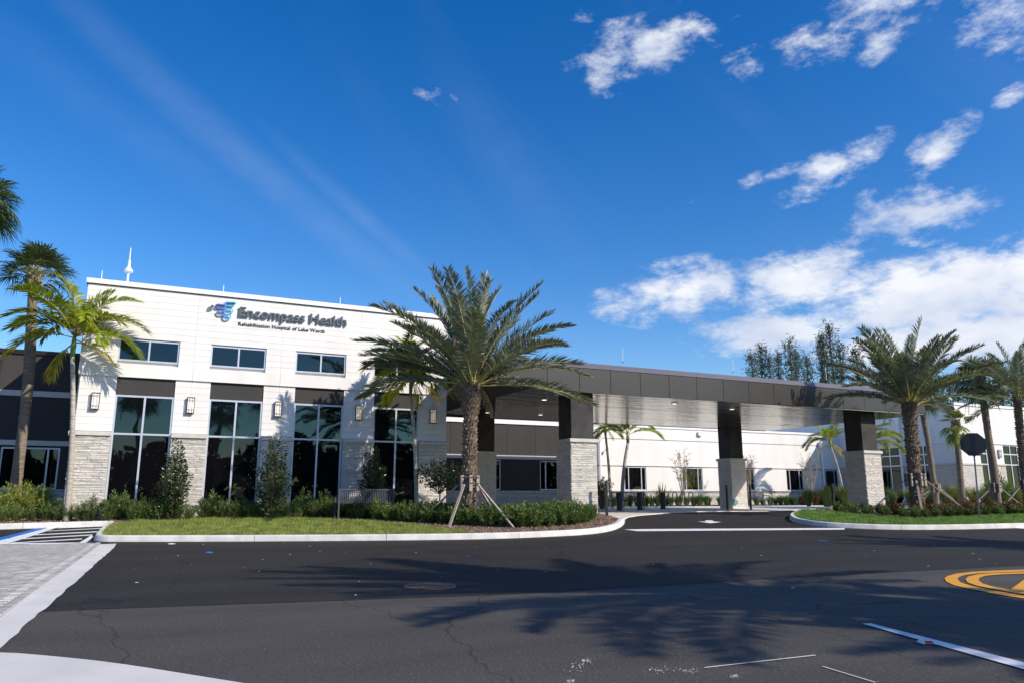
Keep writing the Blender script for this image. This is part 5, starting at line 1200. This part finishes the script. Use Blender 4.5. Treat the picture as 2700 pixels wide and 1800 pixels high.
for i, (px, Y, s_, l_) in enumerate(((-25, 25.6, 1.0, 'tall yellow green shrub cut off by the left edge of the view'), (18, 25.4, 1.08, 'tall yellow green shrub at the left edge before the dark wing window'), (66, 25.5, 1.12, 'tall yellow green shrub second from the left edge'), (108, 25.8, .95, 'tall yellow green shrub third from the left edge, beside the palm trunk'), (135, 25.2, .62, 'shorter yellow green shrub left of the thin pale palm trunk'), (158, 25.1, .62, 'short yellow green shrub touching the thin pale palm trunk'))):
    shrub_at(px, 0, SY, s_, l_ or 'yellow green shrub in the mulch bed at far left', 'tall shrubs at the far left', Y=Y)
for px, Y, s_ in ((8, 24.7, .6), (45, 24.7, .62), (85, 24.65, .6), (125, 24.65, .62), (160, 24.6, .62), (185, 24.5, .62), (212, 24.35, .7), (243, 24.3, .92)):
    shrub_at(px, 0, SB, s_, 'low green shrub along the mulch strip left of the lawn', 'low shrubs along the left mulch strip', Y=Y)
for px, Y, s_ in ((283, 24.2, .85), (300, 24.4, 1.25), (325, 24.4, 1.2), (345, 24.2, 1.0), (352, 23.9, .8), (375, 24.0, .95), (405, 23.9, .85), (430, 23.7, .8), (470, 23.6, .7), (500, 23.8, .8), (540, 24.0, .95), (560, 24.1, 1.15), (590, 23.9, .95), (615, 23.8, .9), (640, 23.8, .85), (665, 23.6, .8), (690, 23.6, .8), (720, 23.3, .75), (750, 23.4, .8), (785, 23.4, .8), (800, 23.6, 1.15), (815, 23.5, 1.0), (835, 23.3, .85), (855, 23.6, 1.2), (870, 23.2, .85)):
    shrub_at(px, 0, SB, s_*.9, 'green shrub below the lobby windows behind the lawn', 'shrubs below the lobby windows', Y=Y)
front = [atg(*p_, BZ) for p_ in ((872, 1364), (957, 1367), (1106, 1377), (1285, 1386), (1420, 1389), (1515, 1382), (1578, 1366))]
fr = smooth_path(front, it=2); acc_ = 0; rows = []
tot_ = [0]
for i in range(1, len(fr)): tot_.append(tot_[-1]+math.dist(fr[i], fr[i-1]))
def along(s):
    for i in range(1, len(fr)):
        if tot_[i] >= s: t = (s-tot_[i-1])/(tot_[i]-tot_[i-1]); return (fr[i-1][0]+(fr[i][0]-fr[i-1][0])*t, fr[i-1][1]+(fr[i][1]-fr[i-1][1])*t)
    return fr[-1]
for row, (off_, lab) in enumerate(((.02, 'low dark green shrub in the front row of the curving hedge'), (.48, 'low dark green shrub in the second row of the curving hedge'), (.95, 'low dark green shrub in the third row behind the curving hedge front'), (1.45, 'low dark green shrub in the back row of the curving hedge'))):
    s = .15+.2*(row % 2)
    while s < tot_[-1]-.1-row*.25:
        x, y = along(s); s += rnd.uniform(.40, .52); x += rnd.uniform(-.07, .07); y += off_+rnd.uniform(-.08, .08)
        if 12.2 < x < 13.5 and y > 21.3: continue
        if x > 13.2: continue
        if (x-bx_)**2+(y-by_)**2 < .07: continue
        plant('shrub', rnd.choice(SH), (x, y, gz(x, y)+BZ), rnd.uniform(0, 6.28), rnd.uniform(.85, 1.3), lab, 'shrub', 'hedge shrubs, row %s' % ('one', 'two', 'three', 'four')[row])
# right island: green fronts, bronze red crotons behind
hp = hedgeR+[(33, 16.4)]
for i in range(len(hp)-1):
    d_ = math.dist(hp[i], hp[i+1]); n = max(1, int(d_/.45))
    for k in range(n):
        t = (k+.5)/n; x = hp[i][0]+(hp[i+1][0]-hp[i][0])*t; y = hp[i][1]+(hp[i+1][1]-hp[i][1])*t
        for row in range(4):
            xx = x+row*.42+rnd.uniform(-.1, .1); yy = y+.2+row*.40+rnd.uniform(-.1, .1)
            if (xx-bx2)**2+(yy-18.4)**2 < .12 or (26.2 < xx < 27.7 and 21.8 < yy < 23.2): continue
            g_ = (row == 0) or (row == 1 and x < 23.5) or (x < 22.6) or rnd.random() < .3
            plant('shrub', rnd.choice(SH if g_ else CR), (xx, yy, gz(xx, yy)+BZ), rnd.uniform(0, 6.28), rnd.uniform(.6, .8) if g_ else rnd.uniform(.7, .95), 'low green shrub on the right lawn island' if g_ else 'bronze red leafed croton on the right lawn island', 'shrub' if g_ else 'croton', 'green shrubs on the right island' if g_ else 'bronze red crotons on the right island')
# ornamental grasses and liriope
def tuft(seed, H, n, m, w=.016, lean=.9):
    r = np.random.RandomState(abs(int(seed))); V = []; Fq = []
    for k in range(n):
        a = r.rand()*6.28; l = H*r.uniform(.6, 1.1); q = r.uniform(.1, lean); p0 = np.array([.08*math.cos(a)*r.rand(), .08*math.sin(a)*r.rand(), 0]); d = np.array([math.cos(a), math.sin(a), 0]); wv = np.array([-d[1], d[0], 0])*w/2
        p1 = p0+d*q*l*.35+np.array([0, 0, l*.6]); p2 = p0+d*q*l+np.array([0, 0, l*(1-.35*q)]); b = len(V); V += [p0-wv, p0+wv, p1-wv, p1+wv, p2, p2]; Fq += [(b, b+1, b+3, b+2), (b+2, b+3, b+4, b+5)]
    me = bpy.data.meshes.new('blades'); me.from_pydata([tuple(v) for v in V], [], Fq); me.materials.append(Mt[m]); me.update(); return [('blades', me)]
OG = [tuft(s, 1.0, 420, 'ornament') for s in range(3)]; LR = [tuft(10+s, .42, 160, 'liri', .022) for s in range(3)]
for i in range(46):
    x = 33.5+(i % 23)*.72+rnd.uniform(-.3, .3); y = 29.2-(x-33.5)*.42+(i//23)*1.5+rnd.uniform(-.3, .3)+(1.5 if x < 38 else 0); plant('ornamental_grass', rnd.choice(OG), (x, y, gz(x, y)+.05), rnd.uniform(0, 6), rnd.uniform(1.05, 1.45), 'tufted ornamental grass clump before the right wing', 'ornamental grass', 'ornamental grass clumps before the right wing')
for i in range(64):
    x = 21+i*.34+rnd.uniform(-.1, .1); y = 37.5+rnd.uniform(-.35, .45)-(x-21)*.02
    red = x > 38 and i % 2
    plant('croton' if red else 'border_plant', rnd.choice(CR if red else LR), (x, y, gz(x, y)+.05), rnd.uniform(0, 6), rnd.uniform(1.2, 1.8), 'reddish border plant at the foot of the white wing' if red else 'strappy green border plant at the foot of the white wing', 'border plant', 'border plants below the white wing windows, '+('red' if red else 'green'))
shrub_at(2640, 0, SB, 2.0, 'airy pale green bush before the right wing windows', None, Y=24.5, name='airy_bush')
shrub_at(2345, 0, SB, 1.0, 'pale leafy shrub just right of the front right column', None, Y=26, name='airy_bush')
def spiky(seed):
    r = np.random.RandomState(abs(int(seed))); mb = MB()
    for k in range(26):
        a = k*2.4; q = r.uniform(.1, .7); l = r.uniform(.5, .95); d = Vector((math.cos(a)*q, math.sin(a)*q, 1)).normalized(); s_ = Vector((-math.sin(a), math.cos(a), 0))*.028; p0 = Vector((0, 0, 0)); p1 = d*l*.5; p2 = d*l+Vector((d.x, d.y, 0))*.15
        mb.poly([p0-s_*.5, p0+s_*.5, p1+s_, p1-s_], Mt['liri'] if k % 3 else Mt['croton']); mb.poly([p1-s_, p1+s_, p2], Mt['arecay'] if k % 3 == 1 else Mt['croton'])
    return [('leaves', mb.mesh('leaves'))]
for i, (a, b_, Y, s_) in enumerate(((545, 940, 34.5, 1.0), (690, 945, 34.8, 1.15), (820, 940, 35, 1.7), (600, 945, 36, .9))):
    px, py = c6(a, b_); shrub_at(px, py, [spiky(i)], s_, ('small spiky plant behind the first upright bollard', 'spiky plant with yellow and red leaves between the second and third bollards', 'tall spiky cordyline behind the rightmost bollard', 'spiky plant behind the bollard row near the curved palm')[i], None, 'spiky plant', Y=Y, name='cordyline', off=.02)

# lawns
def blades(P, n, m, name, h0, h1, w, seed, lab):
    r = random.Random(seed); x0, x1 = min(p[0] for p in P), max(p[0] for p in P); y0, y1 = min(p[1] for p in P), max(p[1] for p in P); V = np.zeros((n*3, 3)); k = 0
    while k < n:
        x = r.uniform(x0, x1); y = r.uniform(y0, y1)
        if not inpoly(x, y, P): continue
        z = gz(x, y)+KH-.02; a = r.random()*6.28; h = r.uniform(h0, h1)*(1.5 if r.random() < .03 else 1); wv = (math.cos(a)*w, math.sin(a)*w); b = r.uniform(0, .8)*h; c_ = r.random()*6.28
        V[k*3] = (x-wv[0], y-wv[1], z); V[k*3+1] = (x+wv[0], y+wv[1], z); V[k*3+2] = (x+b*math.cos(c_), y+b*math.sin(c_), z+h); k += 1
    o = link(name, npmesh(name, V, np.arange(n*3).reshape(n, 3), [m])); tag(o, lab, 'grass', kind='stuff'); return o
blades(lawn1, 52000, Mt['grass'], 'lawn_grass', .035, .10, .006, 1, 'short sunlit green lawn behind the front kerb')
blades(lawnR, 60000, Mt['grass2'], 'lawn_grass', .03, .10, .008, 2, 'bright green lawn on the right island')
def chips(P, n, seed, off, lab):
    r = random.Random(seed); x0, x1 = min(p[0] for p in P), max(p[0] for p in P); y0, y1 = min(p[1] for p in P), max(p[1] for p in P); C_ = []; D = []
    while len(C_) < n:
        x = r.uniform(x0, x1); y = r.uniform(y0, y1)
        if inpoly(x, y, P) and not inpoly(x, y, lawn1) and not inpoly(x, y, lawnR): C_.append((x, y, gz(x, y)+off+r.uniform(0, .02))); D.append((r.gauss(0, 1), r.gauss(0, 1), r.uniform(-.1, .35)))
    o = link('mulch_chips', leafcloud('mulch_chips', C_, D, .055, .022, Mt['chip'], seed)); tag(o, lab, 'mulch', kind='stuff')
chips([p for p in bedL if p[0] > -6.5 and p[1] < 27]+[(-6, 27), (-6, 24.4)], 26000, 3, BZ-.004, 'brown wood mulch over the left planting bed')
chips([p for p in RIn if p[0] < 40], 9000, 4, BZ-.004, 'brown wood mulch over the right island bed')

# ---------------------------------------------------------------- street objects
def bench(x, y, z, rz, label, L=1.65, n=27):
    e = empty('bench', (x, y, z), rz, label, 'bench', None); bd = MB()
    bd.box(-L/2, L/2, .215, .25, .80, .84); bd.box(-L/2, L/2, .175, .21, .43, .465); bd.box(-L/2, L/2, -.27, -.235, .40, .435); bd.build('rails', Mt['slat'], e, world=False)
    sl1 = MB(); sl1.box(-.014, .014, .20, .225, .45, .82); m1 = sl1.mesh('back_slat', Mt['slat']); sl2 = MB(); sl2.box(-.014, .014, -.26, .19, .436, .45); m2 = sl2.mesh('seat_slat', Mt['slat'])
    for k in range(n):
        xx = -L/2+.05+(L-.1)*k/(n-1); a = link('back_slat', m1, e, world=False); a.location = (xx, 0, 0); a = link('seat_slat', m2, e, world=False); a.location = (xx, 0, 0)
    for s in (-1, 1):
        mb = MB(); X_ = s*(L/2-.02); mb.bar((X_, .24, 0), (X_, .235, .86), .045); mb.build('leg', Mt['slat'], e, world=False)
        mb = MB(); mb.bar((X_, -.27, 0), (X_, -.27, .62), .045); mb.build('leg', Mt['slat'], e, world=False)
        mb = MB(); mb.bar((X_, -.29, .63), (X_, .22, .65), .05, .025); mb.build('armrest', Mt['slat'], e, world=False)
    return e
pL, pR = aty(888, 1300, 22.6), aty(1034, 1300, 22.6); cxb = float(pL[0]+pR[0])/2
bench(cxb, 22.6, float(aty(950, 1288, 22.45)[2])-.84, math.pi, 'slatted dark metal bench seen from behind, backed by the curving hedge', L=float(pR[0]-pL[0]), n=31)
for o in bpy.data.objects:
    if o.name == 'bench': o.rotation_euler = (0, 0, math.pi)
pb = atg(*c6(380, 950), .02); bench(21.3, 32.0, .42, math.pi, 'dark metal bench behind the bollards beneath the canopy', L=1.9, n=25)
pb = atg(*c6(1665, 937), .02); bench(float(aty(1993, 1320, 35.4)[0]), 35.4, .42, 0, 'dark metal bench facing the driveway right of the rear column', L=1.7, n=25)
def bollard(px, py, lab):
    x, y = atg(px, py, .02); e = empty('bollard', (x, y, gz(x, y)+.02), 0, lab, 'bollard', 'round dark bollards under the canopy')
    mb = MB(); mb.tube([(0, 0, 0), (0, 0, .74), (0, 0, .79), (0, 0, .81)], [.125, .135, .125, .09], 20); mb.build('cover', Mt['bollard'], e, world=False, smooth=False)
    mb = MB(); mb.tube([(0, 0, .70), (0, 0, .715)], .139, 20); mb.build('groove_band', Mt['reveal'], e, world=False)
    mb = MB(); mb.tube([(0, 0, 0), (0, 0, .02)], .16, 20); mb.build('base_ring', Mt['reveal'], e, world=False)
bollard(*c6(295, 975), 'round dark bollard closest to the front left column'); bollard(*c6(450, 988), 'second dark bollard from the front left column'); bollard(*c6(630, 983), 'third dark bollard from the front left column'); bollard(*c6(835, 976), 'rightmost dark bollard, before the tall spiky cordyline')
# wave bike rack
xa, ya = float(aty(c6(775, 0)[0], 1325, 36.2)[0]), 36.2; xb = float(aty(c6(1100, 0)[0], 1325, 36.2)[0]); e = empty('bike_rack', (xa, ya, .43), 0, 'black wave shaped bicycle rack behind the bollards', 'bike rack'); pts = []; N_ = 5; L_ = xb-xa; u = L_/(2*N_-1)
for k in range(2*N_-1):
    r2 = u/2; cx_ = u*(k+.5); top_ = k % 2 == 0
    if k == 0: pts.append((0, 0, -.02))
    for j in range(9): t = math.pi*j/8; pts.append((cx_-r2*math.cos(t), 0, (.84-r2)+r2*math.sin(t) if top_ else .14+r2-r2*math.sin(t)))
pts.append((L_, 0, -.02)); MB().tube(pts, .03, 8).build('tube', Mt['black'], e, world=False, smooth=True)
for k in (0, L_): mb = MB(); mb.tube([(k, 0, -.01), (k, 0, .012)], .08, 10); mb.build('foot_plate', Mt['black'], e, world=False)
def post(px, py, top, lab):
    x, y = atg(px, py, .05); z = gz(x, y)+.03; Z_ = x*_hd[0]+y*_hd[1]; h = (py-top)/F*Z_; e = empty('guide_post', (x, y, z), 0, lab, 'post', 'thin dark posts by the driveway')
    mb = MB(); mb.box(-.035, .035, -.035, .035, -.1, h); mb.build('post', Mt['black'], e, world=False)
    mb = MB(); mb.box(-.045, .045, -.045, .045, h, h+.02); mb.build('post_cap', Mt['black'], e, world=False)
post(*c6(337, 1058), c6(0, 742)[1], 'thin dark post at the hedge end right of the front left column'); post(*c6(1405, 978), c6(0, 770)[1], 'thin dark post in front of the rear column'); post(*c6(1612, 974), c6(0, 770)[1], 'thin dark post just right of the rear column'); post(*c8(672, 832), c8(0, 592)[1], 'thin dark post at the left tip of the right lawn island')
# stop sign seen from behind
x, y = atg(2582.5, 1363, KH); e = empty('stop_sign', (x, y, gz(x, y)+BZ), R(-50), 'octagonal road sign seen from its grey back on a galvanised post', 'road sign')
tp = aty(2563, 1141, y); Hs = float(tp[2])-(gz(x, y)+BZ); lx = (float(tp[0])-x)*.6
mb = MB(); mb.bar((0, 0, -.2), (lx*.78, 0, Hs-.55), .045, .03); mb.build('post', Mt['galv'], e, world=False)
mb = MB(); mb.bar((lx*.70, -.012, Hs-.78), (lx, -.012, Hs), .10, .025); mb.build('channel', Mt['strap'], e, world=False)
mb = MB(); ro = .381/math.cos(math.pi/8); cz = Hs-.381; th_ = math.atan2(lx, Hs)*.6; yaw = 0
P1 = []; P2 = []
for k in range(8):
    a = math.pi/8+k*math.pi/4-th_; px_, pz_ = ro*math.cos(a), ro*math.sin(a); P1.append((lx*.9+px_*math.cos(yaw), .02+px_*math.sin(yaw), cz+pz_)); P2.append((lx*.9+px_*math.cos(yaw), .026+px_*math.sin(yaw), cz+pz_))
mb.poly(P1, Mt['signback']); mb.poly(P2[::-1], Mt['refl_red'])
for k in range(8): j = (k+1) % 8; mb.poly([P1[k], P2[k], P2[j], P1[j]], Mt['signback'])
mb.build('sign_plate', None, e, world=False)
mb = MB(); mb.box(lx*.9+.13, lx*.9+.23, -.0, .006, cz-.34, cz-.30); mb.build('sticker', Mt['galv'], e, world=False)
# manhole
mx_, my_ = 3.33, 9.52; e = empty('manhole', (mx_, my_, .0), R(10), 'round rusty manhole cover in the dark lane', 'manhole cover')
def ring(r0, r1, z0, z1, n=40):
    mb = MB()
    for k in range(n):
        a, b_ = 2*math.pi*k/n, 2*math.pi*(k+1)/n; q = [(r0, a), (r1, a), (r1, b_), (r0, b_)]; mb.hexa([(r*math.cos(t), r*math.sin(t), z0) for r, t in q]+[(r*math.cos(t), r*math.sin(t), z1) for r, t in q])
    return mb
ring(.285, .335, .002, .019).build('frame_ring', Mt['iron'], e, world=False); mb = MB(); mb.tube([(0, 0, .002), (0, 0, .011)], .284, 36); mb.build('cover', Mt['irondark'], e, world=False)
st = MB(); st.box(-.019, .019, -.019, .019, .0112, .020); sm_ = st.mesh('stud', Mt['iron'])
for i in range(-5, 6):
    for j in range(-5, 6):
        if math.hypot(i, j)*.05 < .255 and (i, j) != (0, 0): o = link('stud', sm_, e, world=False); o.location = (i*.05, j*.05, 0)
# raised road marker, paint spots and bits on the road
e = empty('road_marker', (*atg(2441, 1696), .0085), R(-25), 'small white raised road marker with a red reflector beside the lane line', 'road marker')
mb = MB(); mb.hexa([(-.05, -.05, 0), (.05, -.05, 0), (.05, .05, 0), (-.05, .05, 0), (-.04, -.026, .018), (.04, -.026, .018), (.04, .026, .018), (-.04, .026, .018)]); mb.build('body', Mt['refl_white'], e, world=False)
mb = MB(); mb.hexa([(-.028, -.0475, .004), (.042, -.0475, .004), (.036, -.0285, .018), (-.022, -.0285, .018), (-.028, -.050, .004), (.042, -.050, .004), (.036, -.031, .0185), (-.022, -.031, .0185)]); mb.build('reflector', Mt['refl_red'], e, world=False)
def blob(px, py, w, d_, m, lab, name, seed):
    x, y = atg(px, py); r = random.Random(seed); pts = [(x+w*math.cos(a/9*6.283)*r.uniform(.6, 1), y+d_*math.sin(a/9*6.283)*r.uniform(.6, 1)) for a in range(9)]; o = drape(pts, .009, m, name, step=.5, kind=None); tag(o, lab, 'paint mark')
blob(552, 1456, .10, .30, Mt['blue_paint'], 'blue survey paint mark on the dark lane near the front kerb', 'paint_mark', 1)
blob(452, 1433, .10, .16, Mt['white_paint'], 'white survey paint mark close to the front kerb', 'paint_mark', 2)
blob(1236, 1466, .05, .08, Mt['blue_paint'], 'tiny blue paint mark right of the lane centre', 'paint_mark', 3)
blob(2171, 1425, .12, .2, Mt['blue_paint'], 'dark blue paint mark beyond the stop line at right', 'paint_mark', 4)
blob(2400, 1422, .07, .2, Mt['blue_paint'], 'small blue paint mark before the right island kerb', 'paint_mark', 5)
r = random.Random(8); lm = MB(); lm.hexa([(-.02, -.015, 0), (.02, -.012, 0), (.017, .015, 0), (-.018, .014, 0), (-.018, -.013, .006), (.018, -.010, .010), (.015, .013, .004), (-.016, .012, .008)]); lme = lm.mesh('leaf_litter', Mt['litter'])
for k in range(46):
    px, py = r.uniform(200, 2690), 1432+abs(r.gauss(0, 1))*60; x, y = atg(px, py)
    if y > 21 or x < -.5: continue
    o = link('road_litter', lme); s_ = r.uniform(.35, 1.1); o.scale = (s_, s_, s_*.5); o.location = (x, y, gz(x, y)+.010); o.rotation_euler = (0, 0, r.random()*6); tag(o, 'tiny pale leaf fragment lying on the asphalt', 'leaf litter', 'pale fragments scattered on the asphalt')

for gname, fmt in (('hedge shrubs, row one', '%s shrub from the left in the front row of the curving hedge'), ('hedge shrubs, row two', '%s shrub from the left in the second row of the curving hedge'),
                   ('hedge shrubs, row three', '%s shrub from the left in the third row of the curving hedge'), ('hedge shrubs, row four', '%s shrub from the left in the back row of the curving hedge'),
                   ('shrubs below the lobby windows', '%s shrub from the left below the lobby windows behind the lawn'), ('low shrubs along the left mulch strip', '%s low green shrub from the left along the mulch strip'),
                   ('green shrubs on the right island', '%s low green shrub from the left on the right lawn island'), ('bronze red crotons on the right island', '%s bronze red croton from the left on the right lawn island'),
                   ('ornamental grass clumps before the right wing', '%s ornamental grass clump from the left before the right wing'),
                   ('border plants below the white wing windows, green', '%s strappy green plant from the left at the white wing foot'), ('border plants below the white wing windows, red', '%s reddish plant from the left at the white wing foot'),
                   ('casuarinas behind the canopy', '%s feathery casuarina from the left beyond the canopy roof'), ('casuarinas behind the right wing', '%s hazy casuarina from the left beyond the right wing roof')):
    number(gname, fmt)
